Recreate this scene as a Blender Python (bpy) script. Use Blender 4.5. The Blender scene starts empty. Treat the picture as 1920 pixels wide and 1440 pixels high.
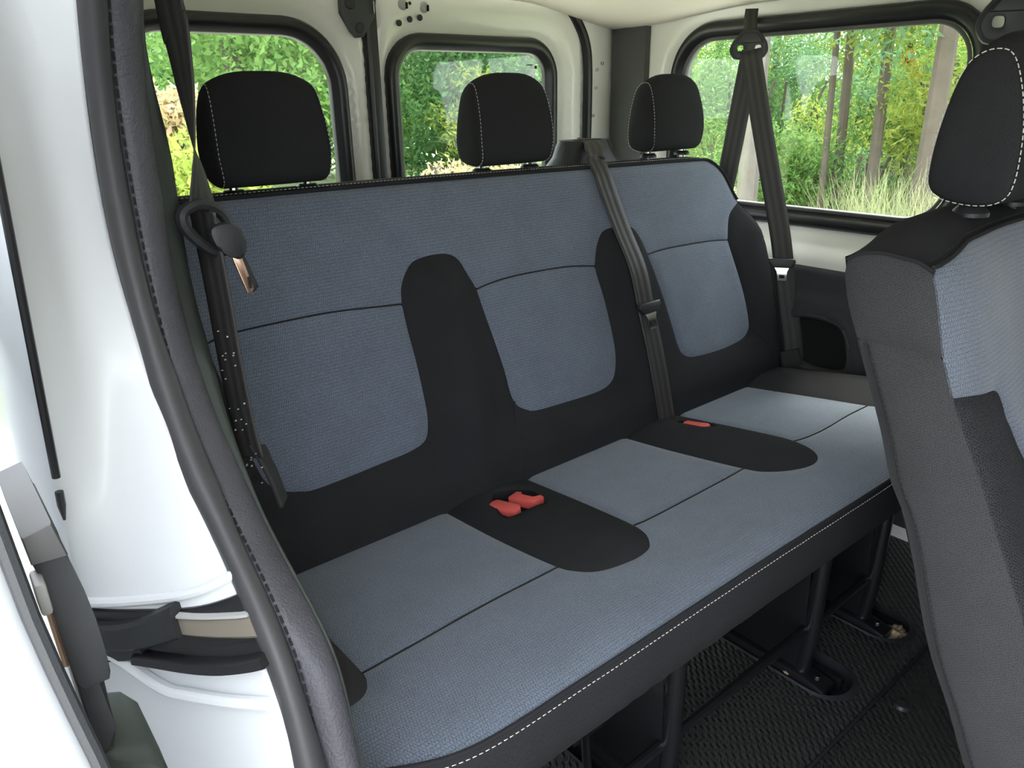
import bpy, bmesh, math, random
import numpy as np
from mathutils import Vector, Matrix
from mathutils.geometry import delaunay_2d_cdt

scene = bpy.context.scene
COL = scene.collection
random.seed(4)
RNG = np.random.default_rng(11)

# ---------------------------------------------------------------- camera
cam_d = bpy.data.cameras.new('camera')
cam = bpy.data.objects.new('camera', cam_d)
COL.objects.link(cam)
cam_d.sensor_fit = 'HORIZONTAL'
cam_d.sensor_width = 36.0
cam_d.lens = 1400.0 / 1920.0 * 36.0
cam_d.clip_start = 0.02
cam_d.clip_end = 300
_right = Vector((0.7690, -0.6390, -0.0160))
_down = Vector((-0.2410, -0.2670, -0.9330))
_fwd = _right.cross(_down).normalized()
_right.normalize()
_down = _fwd.cross(_right).normalized()
m3 = Matrix((_right, -_down, -_fwd)).transposed()
cam.matrix_world = Matrix.Translation((0, 0, 1.0)) @ m3.to_4x4()
scene.camera = cam

# ---------------------------------------------------------------- world, sun, exposure
world = bpy.data.worlds.new('overcast_sky')
scene.world = world
world.use_nodes = True
_nt = world.node_tree
_nt.nodes.clear()
_o = _nt.nodes.new('ShaderNodeOutputWorld')
_b = _nt.nodes.new('ShaderNodeBackground')
_b.inputs['Color'].default_value = (0.90, 0.96, 1.05, 1)
_b.inputs['Strength'].default_value = 4.0
# CIE overcast sky: three times brighter at the zenith than at the horizon
_tc = _nt.nodes.new('ShaderNodeTexCoord'); _sp = _nt.nodes.new('ShaderNodeSeparateXYZ')
_nt.links.new(_tc.outputs['Generated'], _sp.inputs[0])
_mr = _nt.nodes.new('ShaderNodeMapRange'); _mr.inputs['To Min'].default_value = 3.2; _mr.inputs['To Max'].default_value = 9.6
_nt.links.new(_sp.outputs['Z'], _mr.inputs['Value']); _nt.links.new(_mr.outputs[0], _b.inputs['Strength'])
_nt.links.new(_b.outputs[0], _o.inputs[0])
sun_d = bpy.data.lights.new('sun', 'SUN')
sun_d.energy = 11.0
sun_d.angle = math.radians(25)
sun_d.color = (1.0, 0.96, 0.88)
sun = bpy.data.objects.new('sun', sun_d)
COL.objects.link(sun)
sun.rotation_euler = (math.radians(-30), math.radians(25), 0)
scene.view_settings.view_transform = 'Standard'
scene.view_settings.look = 'None'
scene.view_settings.gamma = 1.0
scene.view_settings.use_curve_mapping = False
scene.view_settings.exposure = 0.36

# ---------------------------------------------------------------- materials
MATS = {}
def new_mat(name):
    m = bpy.data.materials.new(name)
    m.use_nodes = True
    nt = m.node_tree
    b = nt.nodes['Principled BSDF']
    MATS[name] = m
    return m, nt, b
def N(nt, kind, **kw):
    n = nt.nodes.new(kind)
    for k, v in kw.items():
        if k in n.inputs: n.inputs[k].default_value = v
        else: setattr(n, k, v)
    return n
def plain(name, col, rough=.5, metal=0, coat=0, noise=0, nscale=40, bump=0, bscale=300, spec=.5):
    m, nt, b = new_mat(name)
    b.inputs['Base Color'].default_value = (*col, 1)
    b.inputs['Roughness'].default_value = rough
    b.inputs['Metallic'].default_value = metal
    b.inputs['Coat Weight'].default_value = coat
    b.inputs['Coat Roughness'].default_value = .08
    b.inputs['Specular IOR Level'].default_value = spec
    tc = N(nt, 'ShaderNodeTexCoord')
    if noise:
        n = N(nt, 'ShaderNodeTexNoise', Scale=nscale, Detail=4.0)
        nt.links.new(tc.outputs['Object'], n.inputs['Vector'])
        r = N(nt, 'ShaderNodeMapRange')
        r.inputs['To Min'].default_value = 1 - noise
        r.inputs['To Max'].default_value = 1 + noise
        nt.links.new(n.outputs['Fac'], r.inputs['Value'])
        mx = N(nt, 'ShaderNodeMix', data_type='RGBA', blend_type='MULTIPLY')
        mx.inputs['Factor'].default_value = 1
        mx.inputs['A'].default_value = (*col, 1)
        nt.links.new(r.outputs[0], mx.inputs['B'])
        nt.links.new(mx.outputs['Result'], b.inputs['Base Color'])
    if bump:
        n2 = N(nt, 'ShaderNodeTexNoise', Scale=bscale, Detail=2.0)
        nt.links.new(tc.outputs['Object'], n2.inputs['Vector'])
        bp = N(nt, 'ShaderNodeBump', Strength=bump, Distance=.001)
        nt.links.new(n2.outputs['Fac'], bp.inputs['Height'])
        nt.links.new(bp.outputs[0], b.inputs['Normal'])
    return m
def fabric(name, col, dark, cell=(.0032, .0046), dash=.5, rough=.95, sheen=.0, bump=.25, twill=False):
    """woven cloth: small dark dashes in staggered rows over the yarn colour (UV in metres)"""
    m, nt, b = new_mat(name)
    b.inputs['Roughness'].default_value = rough
    b.inputs['Specular IOR Level'].default_value = .15
    b.inputs['Sheen Weight'].default_value = sheen
    b.inputs['Sheen Roughness'].default_value = .5
    uv = N(nt, 'ShaderNodeUVMap')
    mp = N(nt, 'ShaderNodeMapping')
    if twill: mp.inputs['Rotation'].default_value = (0, 0, math.radians(38))
    nt.links.new(uv.outputs[0], mp.inputs['Vector'])
    br = N(nt, 'ShaderNodeTexBrick', offset=.5, squash=1.0)
    br.inputs['Scale'].default_value = 1.0
    br.inputs['Brick Width'].default_value = cell[0]
    br.inputs['Row Height'].default_value = cell[1]
    br.inputs['Mortar Size'].default_value = cell[0] * .30
    br.inputs['Mortar Smooth'].default_value = .6
    br.inputs['Color1'].default_value = (1, 1, 1, 1)
    br.inputs['Color2'].default_value = (.78, .78, .78, 1)
    br.inputs['Mortar'].default_value = (.55, .55, .55, 1)
    nt.links.new(mp.outputs[0], br.inputs['Vector'])
    nz = N(nt, 'ShaderNodeTexNoise', Scale=900.0, Detail=1.0)
    nt.links.new(uv.outputs[0], nz.inputs['Vector'])
    big = N(nt, 'ShaderNodeTexNoise', Scale=14.0, Detail=2.0)
    nt.links.new(uv.outputs[0], big.inputs['Vector'])
    ramp = N(nt, 'ShaderNodeMapRange')
    ramp.inputs['From Min'].default_value = .42
    ramp.inputs['From Max'].default_value = .62
    nt.links.new(nz.outputs['Fac'], ramp.inputs['Value'])
    inv = N(nt, 'ShaderNodeMath', operation='SUBTRACT')
    inv.inputs[0].default_value = 1.0
    nt.links.new(br.outputs['Color'], inv.inputs[1])
    mul = N(nt, 'ShaderNodeMath', operation='MULTIPLY')
    nt.links.new(inv.outputs[0], mul.inputs[0])
    nt.links.new(ramp.outputs[0], mul.inputs[1])
    mu2 = N(nt, 'ShaderNodeMath', operation='MULTIPLY')
    nt.links.new(mul.outputs[0], mu2.inputs[0])
    mu2.inputs[1].default_value = dash * 2.6
    mu2.use_clamp = True
    mx = N(nt, 'ShaderNodeMix', data_type='RGBA')
    mx.inputs['A'].default_value = (*col, 1)
    mx.inputs['B'].default_value = (*dark, 1)
    nt.links.new(mu2.outputs[0], mx.inputs['Factor'])
    mr = N(nt, 'ShaderNodeMapRange')
    mr.inputs['To Min'].default_value = .86
    mr.inputs['To Max'].default_value = 1.14
    nt.links.new(big.outputs['Fac'], mr.inputs['Value'])
    m2 = N(nt, 'ShaderNodeMix', data_type='RGBA', blend_type='MULTIPLY')
    m2.inputs['Factor'].default_value = 1
    nt.links.new(mx.outputs['Result'], m2.inputs['A'])
    nt.links.new(mr.outputs[0], m2.inputs['B'])
    nt.links.new(m2.outputs['Result'], b.inputs['Base Color'])
    bp = N(nt, 'ShaderNodeBump', Strength=bump, Distance=.0006)
    nt.links.new(br.outputs['Color'], bp.inputs['Height'])
    nt.links.new(bp.outputs[0], b.inputs['Normal'])
    return m

fabric('blue_cloth', (.166, .194, .245), (.046, .055, .072), cell=(.0036, .0050), dash=.95, sheen=.25)
fabric('black_cloth', (.025, .025, .027), (.010, .010, .011), cell=(.0016, .0016), dash=.5, bump=.2)
fabric('black_twill', (.050, .050, .052), (.018, .018, .019), cell=(.0022, .0030), dash=.7, bump=.4, twill=True)
fabric('black_mesh', (.040, .042, .045), (.006, .006, .007), cell=(.0030, .0030), dash=.9, bump=.7, twill=True)
plain('thread', (.62, .60, .56), .8)
plain('dark_thread', (.012, .012, .013), .9)
plain('white_paint', (.80, .82, .84), .38, coat=.25, noise=.02, nscale=3)
plain('interior_paint', (.86, .85, .79), .3, coat=.3, noise=.02, nscale=3)
plain('headliner', (.78, .74, .64), .95, noise=.06, nscale=6, bump=.3, bscale=900)
plain('black_plastic', (.018, .019, .021), .42, bump=.25, bscale=900)
plain('grey_plastic', (.085, .085, .085), .55, bump=.35, bscale=700)
plain('trim_plastic', (.045, .048, .053), .5, bump=.2, bscale=800)
plain('rubber', (.014, .014, .016), .35, bump=.05, bscale=60)
plain('seal_rubber', (.050, .049, .052), .48, spec=.6)
plain('mid_grey_plastic', (.13, .13, .13), .5)
plain('grained_vinyl', (.075, .073, .085), .5, bump=1.0, bscale=420, noise=.15, nscale=30)
plain('green_grey_plastic', (.055, .066, .058), .55)
plain('webbing_plain', (.022, .022, .022), .75)
plain('red_plastic', (.78, .13, .115), .4)
plain('chrome', (.62, .62, .60), .22, metal=1)
plain('copper_steel', (.75, .50, .36), .25, metal=1)
plain('black_steel', (.008, .008, .009), .28, coat=.2)
plain('bronze_rail', (.30, .26, .21), .35, metal=.5)
plain('dirt', (.30, .22, .14), .95, noise=.4, nscale=150, bump=1, bscale=300)
plain('pale_cap', (.60, .60, .57), .4)
plain('light_grey_plastic', (.42, .42, .41), .45)
plain('hole_dark', (.006, .006, .006), .8)
plain('speaker_cloth', (.010, .010, .010), .95, bump=1, bscale=1500)
plain('bark_pale', (.135, .115, .100), .9, noise=.35, nscale=9, bump=1, bscale=30)
plain('bark_brown', (.085, .067, .05), .9, noise=.35, nscale=9, bump=1, bscale=30)
plain('asphalt', (.34, .32, .29), .9, noise=.15, nscale=3)
plain('soil', (.12, .15, .055), .95, noise=.4, nscale=2)
plain('concrete', (.38, .36, .31), .9, noise=.12, nscale=4)

def webbing():
    m, nt, b = new_mat('webbing')
    b.inputs['Roughness'].default_value = .6
    uv = N(nt, 'ShaderNodeUVMap')
    sx = N(nt, 'ShaderNodeSeparateXYZ')
    nt.links.new(uv.outputs[0], sx.inputs[0])
    w = N(nt, 'ShaderNodeMath', operation='SINE')
    mu = N(nt, 'ShaderNodeMath', operation='MULTIPLY')
    mu.inputs[1].default_value = 2 * math.pi / .0155
    nt.links.new(sx.outputs['X'], mu.inputs[0])
    nt.links.new(mu.outputs[0], w.inputs[0])
    mr = N(nt, 'ShaderNodeMapRange')
    mr.inputs['From Min'].default_value = -1
    mr.inputs['To Min'].default_value = .0
    mr.inputs['To Max'].default_value = 1
    nt.links.new(w.outputs[0], mr.inputs['Value'])
    mx = N(nt, 'ShaderNodeMix', data_type='RGBA')
    mx.inputs['A'].default_value = (.026, .024, .023, 1)
    mx.inputs['B'].default_value = (.046, .043, .041, 1)
    nt.links.new(mr.outputs[0], mx.inputs['Factor'])
    nt.links.new(mx.outputs['Result'], b.inputs['Base Color'])
    bp = N(nt, 'ShaderNodeBump', Strength=.5, Distance=.0006)
    nt.links.new(w.outputs[0], bp.inputs['Height'])
    nt.links.new(bp.outputs[0], b.inputs['Normal'])
webbing()

def rubber_mat():
    """ribbed rubber flooring: wavy ribs 13 mm apart"""
    m, nt, b = new_mat('rubber_mat')
    b.inputs['Base Color'].default_value = (.028, .030, .028, 1)
    b.inputs['Roughness'].default_value = .38
    tc = N(nt, 'ShaderNodeTexCoord')
    sp = N(nt, 'ShaderNodeSeparateXYZ')
    nt.links.new(tc.outputs['Object'], sp.inputs[0])
    d = N(nt, 'ShaderNodeMath', operation='SUBTRACT')
    nt.links.new(sp.outputs['X'], d.inputs[0]); nt.links.new(sp.outputs['Y'], d.inputs[1])
    s = N(nt, 'ShaderNodeMath', operation='ADD')
    nt.links.new(sp.outputs['X'], s.inputs[0]); nt.links.new(sp.outputs['Y'], s.inputs[1])
    k1 = N(nt, 'ShaderNodeMath', operation='MULTIPLY'); k1.inputs[1].default_value = 2 * math.pi / .0155
    nt.links.new(d.outputs[0], k1.inputs[0])
    k2 = N(nt, 'ShaderNodeMath', operation='MULTIPLY'); k2.inputs[1].default_value = 2 * math.pi / .026
    nt.links.new(s.outputs[0], k2.inputs[0])
    s2 = N(nt, 'ShaderNodeMath', operation='SINE'); nt.links.new(k2.outputs[0], s2.inputs[0])
    a2 = N(nt, 'ShaderNodeMath', operation='MULTIPLY_ADD'); a2.inputs[1].default_value = .65
    nt.links.new(s2.outputs[0], a2.inputs[0]); nt.links.new(k1.outputs[0], a2.inputs[2])
    s3 = N(nt, 'ShaderNodeMath', operation='SINE'); nt.links.new(a2.outputs[0], s3.inputs[0])
    bp = N(nt, 'ShaderNodeBump', Strength=.9, Distance=.003)
    nt.links.new(s3.outputs[0], bp.inputs['Height'])
    nt.links.new(bp.outputs[0], b.inputs['Normal'])
rubber_mat()

def glass():
    m = bpy.data.materials.new('window_glass'); m.use_nodes = True
    nt = m.node_tree; nt.nodes.clear()
    o = N(nt, 'ShaderNodeOutputMaterial')
    t = N(nt, 'ShaderNodeBsdfTransparent'); t.inputs['Color'].default_value = (.96, .985, .95, 1)
    g = N(nt, 'ShaderNodeBsdfGlossy'); g.inputs['Roughness'].default_value = .0
    mx = N(nt, 'ShaderNodeMixShader'); mx.inputs[0].default_value = .04
    nt.links.new(t.outputs[0], mx.inputs[1]); nt.links.new(g.outputs[0], mx.inputs[2])
    nt.links.new(mx.outputs[0], o.inputs[0])
    MATS['window_glass'] = m
glass()

def leaf_mat(name, c1, c2, trans=.5):
    m = bpy.data.materials.new(name); m.use_nodes = True
    nt = m.node_tree; nt.nodes.clear()
    o = N(nt, 'ShaderNodeOutputMaterial')
    g = N(nt, 'ShaderNodeNewGeometry')
    mx = N(nt, 'ShaderNodeMix', data_type='RGBA')
    mx.inputs['A'].default_value = (*c1, 1); mx.inputs['B'].default_value = (*c2, 1)
    nt.links.new(g.outputs['Random Per Island'], mx.inputs['Factor'])
    d = N(nt, 'ShaderNodeBsdfDiffuse'); t = N(nt, 'ShaderNodeBsdfTranslucent')
    nt.links.new(mx.outputs['Result'], d.inputs['Color']); nt.links.new(mx.outputs['Result'], t.inputs['Color'])
    ms = N(nt, 'ShaderNodeMixShader'); ms.inputs[0].default_value = trans
    nt.links.new(d.outputs[0], ms.inputs[1]); nt.links.new(t.outputs[0], ms.inputs[2])
    nt.links.new(ms.outputs[0], o.inputs[0])
    MATS[name] = m
leaf_mat('leaf_mid', (.085, .18, .050), (.18, .29, .085))
leaf_mat('leaf_dark', (.045, .105, .045), (.10, .19, .065))
leaf_mat('leaf_yellow', (.21, .29, .055), (.36, .40, .10))
leaf_mat('leaf_feather', (.10, .20, .10), (.19, .31, .15))
leaf_mat('leaf_orange', (.50, .25, .03), (.48, .34, .05))
leaf_mat('leaf_pink', (.60, .42, .30), (.46, .42, .20))
leaf_mat('grass_pale', (.20, .25, .10), (.33, .31, .20))

# ---------------------------------------------------------------- mesh helpers
def link(name, me, mat, parent=None):
    o = bpy.data.objects.new(name, me)
    COL.objects.link(o)
    if mat: me.materials.append(MATS[mat])
    if parent is not None:
        o.parent = parent
        if parent.type == 'EMPTY': o.matrix_parent_inverse = Matrix.Translation(-parent.location)
    return o
def mesh(name, V, F, mat, parent=None, smooth=True, uv=None):
    me = bpy.data.meshes.new(name)
    me.from_pydata([tuple(map(float, v)) for v in V], [], [tuple(map(int, f)) for f in F])
    if smooth:
        me.polygons.foreach_set('use_smooth', [True] * len(me.polygons))
    if uv is not None:
        lay = me.uv_layers.new(name='UVMap')
        li = np.empty(len(me.loops), int); me.loops.foreach_get('vertex_index', li)
        lay.data.foreach_set('uv', np.asarray(uv, float)[li].ravel())
    me.update()
    return link(name, me, mat, parent)
def thing(name, label, cat, loc=(0, 0, 0), group=None, kind=None):
    o = bpy.data.objects.new(name, None); COL.objects.link(o)
    o.empty_display_size = .05
    o.location = loc
    return tag(o, label, cat, group, kind)
def tag(o, label, cat=None, group=None, kind=None):
    o['label'] = label
    if cat: o['category'] = cat
    if group: o['group'] = group
    if kind: o['kind'] = kind
    return o
class MB:
    """collects primitives into one mesh"""
    def __init__(s): s.V = []; s.F = []
    def add(s, V, F):
        k = len(s.V); s.V += [tuple(map(float, v)) for v in V]; s.F += [tuple(int(i) + k for i in f) for f in F]; return s
    def box(s, lo, hi, bev=0, rot=None, org=None, seg=2):
        bm = bmesh.new(); bmesh.ops.create_cube(bm, size=1)
        lo = Vector(lo); hi = Vector(hi)
        for v in bm.verts:
            v.co = Vector(((lo[i] + hi[i]) / 2 + v.co[i] * (hi[i] - lo[i]) for i in range(3)))
        if bev: bmesh.ops.bevel(bm, geom=bm.edges[:], offset=bev, segments=seg, affect='EDGES', profile=.5)
        if rot is not None:
            c = Vector(org) if org is not None else (lo + hi) / 2
            for v in bm.verts: v.co = c + rot @ (v.co - c)
        bm.verts.index_update()
        s.add([v.co for v in bm.verts], [[v.index for v in f.verts] for f in bm.faces]); bm.free(); return s
    def tube(s, pts, r, seg=10, cap=True, close=False):
        P = np.asarray(pts, float); n = len(P)
        rr = np.full(n, r, float) if np.isscalar(r) else np.asarray(r, float)
        T = np.gradient(P, axis=0) if not close else (np.roll(P, -1, 0) - np.roll(P, 1, 0))
        T /= np.linalg.norm(T, axis=1)[:, None] + 1e-12
        a = np.array([0, 0, 1.]) if abs(T[0][2]) < .9 else np.array([1., 0, 0])
        u = np.cross(T[0], a); u /= np.linalg.norm(u)
        V = []
        for i in range(n):
            u = u - T[i] * np.dot(u, T[i]); u /= np.linalg.norm(u); w = np.cross(T[i], u)
            for k in range(seg):
                q = 2 * math.pi * k / seg
                V.append(P[i] + rr[i] * (math.cos(q) * u + math.sin(q) * w))
        F = []
        m = n if close else n - 1
        for i in range(m):
            j = (i + 1) % n
            for k in range(seg):
                k2 = (k + 1) % seg
                F.append((i * seg + k, i * seg + k2, j * seg + k2, j * seg + k))
        if cap and not close:
            F.append(tuple(range(seg))[::-1]); F.append(tuple((n - 1) * seg + k for k in range(seg)))
        return s.add(V, F)
    def prism(s, outline, axis, a, b, bev=0, seg=2):
        """outline in the two axes other than `axis`, extruded from a to b along it"""
        bm = bmesh.new()
        ax = [i for i in range(3) if i != axis]
        def pt(p, d):
            q = [0, 0, 0]; q[ax[0]] = p[0]; q[ax[1]] = p[1]; q[axis] = d; return q
        v1 = [bm.verts.new(pt(p, a)) for p in outline]
        v2 = [bm.verts.new(pt(p, b)) for p in outline]
        n = len(outline)
        f1 = bm.faces.new(v1); f2 = bm.faces.new(v2[::-1])
        for i in range(n): bm.faces.new((v1[i], v1[(i + 1) % n], v2[(i + 1) % n], v2[i]))
        if bev:
            bmesh.ops.bevel(bm, geom=list({e for f in (f1, f2) for e in f.edges}), offset=bev, segments=seg, affect='EDGES', profile=.5)
        bmesh.ops.recalc_face_normals(bm, faces=bm.faces[:])
        bmesh.ops.triangulate(bm, faces=[f for f in bm.faces if len(f.verts) > 4])
        bm.verts.index_update()
        s.add([v.co for v in bm.verts], [[v.index for v in f.verts] for f in bm.faces]); bm.free(); return s
    def disc(s, c, r, axis, h, seg=20, bev=.25):
        c = np.asarray(c, float); ax = [i for i in range(3) if i != axis]
        rings = [(1, 0), (1, h * (1 - bev)), (1 - bev * .5, h), (0.0, h)]
        V = []; F = []
        for f_, d in rings[:-1]:
            for k in range(seg):
                q = 2 * math.pi * k / seg; p = c.copy()
                p[ax[0]] += r * f_ * math.cos(q); p[ax[1]] += r * f_ * math.sin(q); p[axis] += d; V.append(p)
        for i in range(2):
            for k in range(seg):
                F.append((i * seg + k, i * seg + (k + 1) % seg, (i + 1) * seg + (k + 1) % seg, (i + 1) * seg + k))
        F.append(tuple(2 * seg + k for k in range(seg)))
        return s.add(V, F)
    def build(s, name, mat, parent=None, smooth=True, auto=35, uvscale=None):
        o = mesh(name, s.V, s.F, mat, parent, smooth)
        me = o.data
        bm = bmesh.new(); bm.from_mesh(me); bmesh.ops.recalc_face_normals(bm, faces=bm.faces[:])
        if smooth:
            for e in bm.edges:
                if len(e.link_faces) == 2 and e.calc_face_angle(0) > math.radians(auto): e.smooth = False
        bm.to_mesh(me); bm.free()
        return o
def spline(P, n=8, closed=False):
    P = [np.asarray(p, float) for p in P]; out = []
    m = len(P)
    rng = range(m) if closed else range(m - 1)
    for i in rng:
        if closed: p0, p1, p2, p3 = P[i - 1], P[i], P[(i + 1) % m], P[(i + 2) % m]
        else: p0, p1, p2, p3 = P[max(i - 1, 0)], P[i], P[i + 1], P[min(i + 2, m - 1)]
        for k in range(n):
            t = k / n
            out.append(.5 * (2 * p1 + (p2 - p0) * t + (2 * p0 - 5 * p1 + 4 * p2 - p3) * t * t + (3 * p1 - p0 - 3 * p2 + p3) * t ** 3))
    if not closed: out.append(P[-1])
    return np.array(out)
def resample(P, step, closed=False):
    P = np.asarray(P, float)
    if closed: P = np.vstack([P, P[:1]])
    d = np.r_[0, np.cumsum(np.linalg.norm(np.diff(P, axis=0), axis=1))]
    n = max(2, int(round(d[-1] / step)))
    t = np.linspace(0, d[-1], n + 1)
    Q = np.stack([np.interp(t, d, P[:, i]) for i in range(P.shape[1])], 1)
    return Q[:-1] if closed else Q
def rrect(x0, x1, y0, y1, r, seg=8):
    r4 = r if isinstance(r, (list, tuple)) else [r] * 4       # bl, br, tr, tl
    out = []
    for (cx, cy, a0, rr) in ((x0 + r4[0], y0 + r4[0], 180, r4[0]), (x1 - r4[1], y0 + r4[1], 270, r4[1]), (x1 - r4[2], y1 - r4[2], 0, r4[2]), (x0 + r4[3], y1 - r4[3], 90, r4[3])):
        for k in range(seg + 1):
            a = math.radians(a0 + 90 * k / seg)
            out.append((cx + rr * math.cos(a), cy + rr * math.sin(a)))
    return np.array(out)
def inpoly(P, poly):
    x, y = P[:, 0], P[:, 1]; c = np.zeros(len(P), bool); n = len(poly); j = n - 1
    for i in range(n):
        xi, yi = poly[i]; xj, yj = poly[j]
        if yi != yj:
            c ^= ((yi > y) != (yj > y)) & (x < (xj - xi) * (y - yi) / (yj - yi) + xi)
        j = i
    return c
def dist_poly(P, poly):
    A = np.asarray(poly, float); Bq = np.roll(A, -1, 0); D = np.full(len(P), 1e9)
    for a, b in zip(A, Bq):
        ab = b - a; t = np.clip(((P - a) @ ab) / (ab @ ab + 1e-15), 0, 1)
        D = np.minimum(D, np.hypot(*(P - a - t[:, None] * ab).T))
    return D
def region(name, outline, fmap, mat, parent=None, holes=(), step=.009, puff=0, fall=.007, sink=.001, normal=(0, 0, 1), flip=False, thick=0):
    """a polygon (with holes) filled with a fine mesh and laid on a surface; puffed up between its edges"""
    O = resample(outline, step * .7, True); H = [resample(h, step * .7, True) for h in holes]
    lo, hi = O.min(0), O.max(0)
    gx, gy = np.meshgrid(np.arange(lo[0], hi[0], step), np.arange(lo[1], hi[1], step))
    gx = gx + (np.arange(gx.shape[0]) % 2)[:, None] * step * .5
    G = np.stack([gx.ravel(), gy.ravel()], 1)
    G = G[inpoly(G, O)]
    for h in H: G = G[~inpoly(G, h)]
    dm = dist_poly(G, O)
    for h in H: dm = np.minimum(dm, dist_poly(G, h))
    G = G[dm > step * .45]
    pts = [Vector(p) for p in O]; edges = []; k = len(O)
    edges += [(i, (i + 1) % k) for i in range(k)]
    for h in H:
        b = len(pts); pts += [Vector(p) for p in h]; edges += [(b + i, b + (i + 1) % len(h)) for i in range(len(h))]
    pts += [Vector(p) for p in G]
    V, E, F, *_ = delaunay_2d_cdt(pts, edges, [], 0, 1e-7)
    V = np.array([(v[0], v[1]) for v in V]); F = np.array([f for f in F if len(f) == 3])
    c = V[F].mean(1); ok = inpoly(c, O)
    for h in H: ok &= ~inpoly(c, h)
    F = F[ok]
    a = V[F]; area = (a[:, 1, 0] - a[:, 0, 0]) * (a[:, 2, 1] - a[:, 0, 1]) - (a[:, 2, 0] - a[:, 0, 0]) * (a[:, 1, 1] - a[:, 0, 1])
    F[area < 0] = F[area < 0][:, ::-1]
    if flip: F = F[:, ::-1]
    D = dist_poly(V, O)
    for h in H: D = np.minimum(D, dist_poly(V, h))
    off = puff * (1 - np.exp(-D / fall)) - sink if puff else np.zeros(len(V))
    P3 = fmap(V[:, 0], V[:, 1]) + off[:, None] * np.asarray(normal, float)
    return mesh(name, P3, F, mat, parent, True, V)
def ribbon(name, pts, dirs, width, mat, parent=None, thick=.0014, sub=6):
    """strap: centre line, width direction at each key, flat section with thickness"""
    K = len(pts)
    C_ = spline(pts, sub); t = np.linspace(0, K - 1, len(C_))
    Dk = np.asarray(dirs, float); Dk = Dk / np.linalg.norm(Dk, axis=1)[:, None]
    D = np.stack([np.interp(t, np.arange(K), Dk[:, i]) for i in range(3)], 1); D /= np.linalg.norm(D, axis=1)[:, None]
    T = np.gradient(C_, axis=0); T /= np.linalg.norm(T, axis=1)[:, None]
    D = D - T * (D * T).sum(1)[:, None]; D /= np.linalg.norm(D, axis=1)[:, None]
    Nn = np.cross(T, D)
    L = np.r_[0, np.cumsum(np.linalg.norm(np.diff(C_, axis=0), axis=1))]
    us = np.linspace(-.5, .5, 7); n = len(us)
    V = []; UV = []
    for i in range(len(C_)):
        for sgn in (1, -1):
            for u in us:
                V.append(C_[i] + D[i] * u * width + Nn[i] * sgn * thick / 2); UV.append((u * width, L[i]))
    F = []; st = 2 * n
    for i in range(len(C_) - 1):
        a = i * st; b = a + st
        for k in range(n - 1):
            F.append((a + k, a + k + 1, b + k + 1, b + k))
            F.append((a + n + k + 1, a + n + k, b + n + k, b + n + k + 1))
        F.append((a + n, a, b, b + n)); F.append((a + n - 1, a + 2 * n - 1, b + 2 * n - 1, b + n - 1))
    e = (len(C_) - 1) * st
    F.append(tuple(range(n)) [::-1] + tuple(range(n, 2 * n))); F.append(tuple(e + k for k in range(n)) + tuple(e + n + k for k in range(n))[::-1])
    return mesh(name, V, F, mat, parent, True, UV)
def dashes(name, path, parent, mat='thread', dash=.0042, gap=.0022, r=.0005, lift=(0, 0, 0)):
    P = np.asarray(path, float) + np.asarray(lift, float)
    d = np.r_[0, np.cumsum(np.linalg.norm(np.diff(P, axis=0), axis=1))]
    at = lambda t: np.array([np.interp(t, d, P[:, i]) for i in range(3)])
    b = MB(); t = 0
    while t + dash < d[-1]:
        b.tube([at(t), at(t + dash * .5), at(t + dash)], r, 5); t += dash + gap
    o = b.build(name, mat, parent, auto=180)
    return o
# ---------------------------------------------------------------- upholstery surfaces (metres)
def ss(t, a, b):
    t = np.clip((np.asarray(t, float) - a) / (b - a), 0, 1)
    return t * t * (3 - 2 * t)
BOL = (0.692, 1.143)
def back_y(x, z):                       # front face of the rear bench backrest, y for (x, z)
    x = np.asarray(x, float); z = np.asarray(z, float)
    y = .93 + .28 * (z - .33)
    vz = (.35 + .65 * ss(z, .36, .50)) * (1 - ss(z, .69, .79))
    b = 0
    for xb in BOL:
        b = b + .036 * np.exp(-((x - xb) / .050) ** 2) * vz
    b = b + .030 * np.exp(-((x - 1.590) / .060) ** 2) * vz + .030 * np.exp(-((x - .235) / .06) ** 2) * vz
    b = b + .010 * np.exp(-((z - .40) / .04) ** 2)
    for xc in (.467, .917, 1.37):
        b = b + .004 * np.exp(-((x - xc) / .09) ** 2 - ((z - .57) / .08) ** 2)
    y = y - b
    y = y + .05 * (np.maximum(0, x - 1.605) / .055) ** 2 + .05 * (np.maximum(0, .215 - x) / .05) ** 2
    y = y + .012 * (np.maximum(0, z - .845) / .025) ** 2
    return y
def cush_z(x, y):                       # top of the rear bench cushion, z for (x, y)
    x = np.asarray(x, float); y = np.asarray(y, float)
    z = .34 - .165 * (y - .93)
    for xb in (.698, 1.145):
        z = z + .014 * np.exp(-((x - xb) / .055) ** 2) * ss(y, .55, .66)
    z = z - .008 * (np.maximum(0, .50 - y) / .06) ** 2
    z = z + .022 * ss(x, 1.47, 1.56) * ss(y, .5, .6) - .05 * (np.maximum(0, x - 1.60) / .05) ** 2
    z = z + .018 * ss(.30 - x, 0, .07) * ss(y, .5, .6) - .05 * (np.maximum(0, .20 - x) / .05) ** 2
    # stretch folds fanning out from the tip of the first black insert
    a = np.hypot(x - .80, y - .72)
    z = z + 0.0016 * np.sin(a * 2 * np.pi / .026 + 4 * x) * np.exp(-((x - .86) / .15) ** 2 - ((y - .50) / .05) ** 2)
    return z
FX = .82
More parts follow.
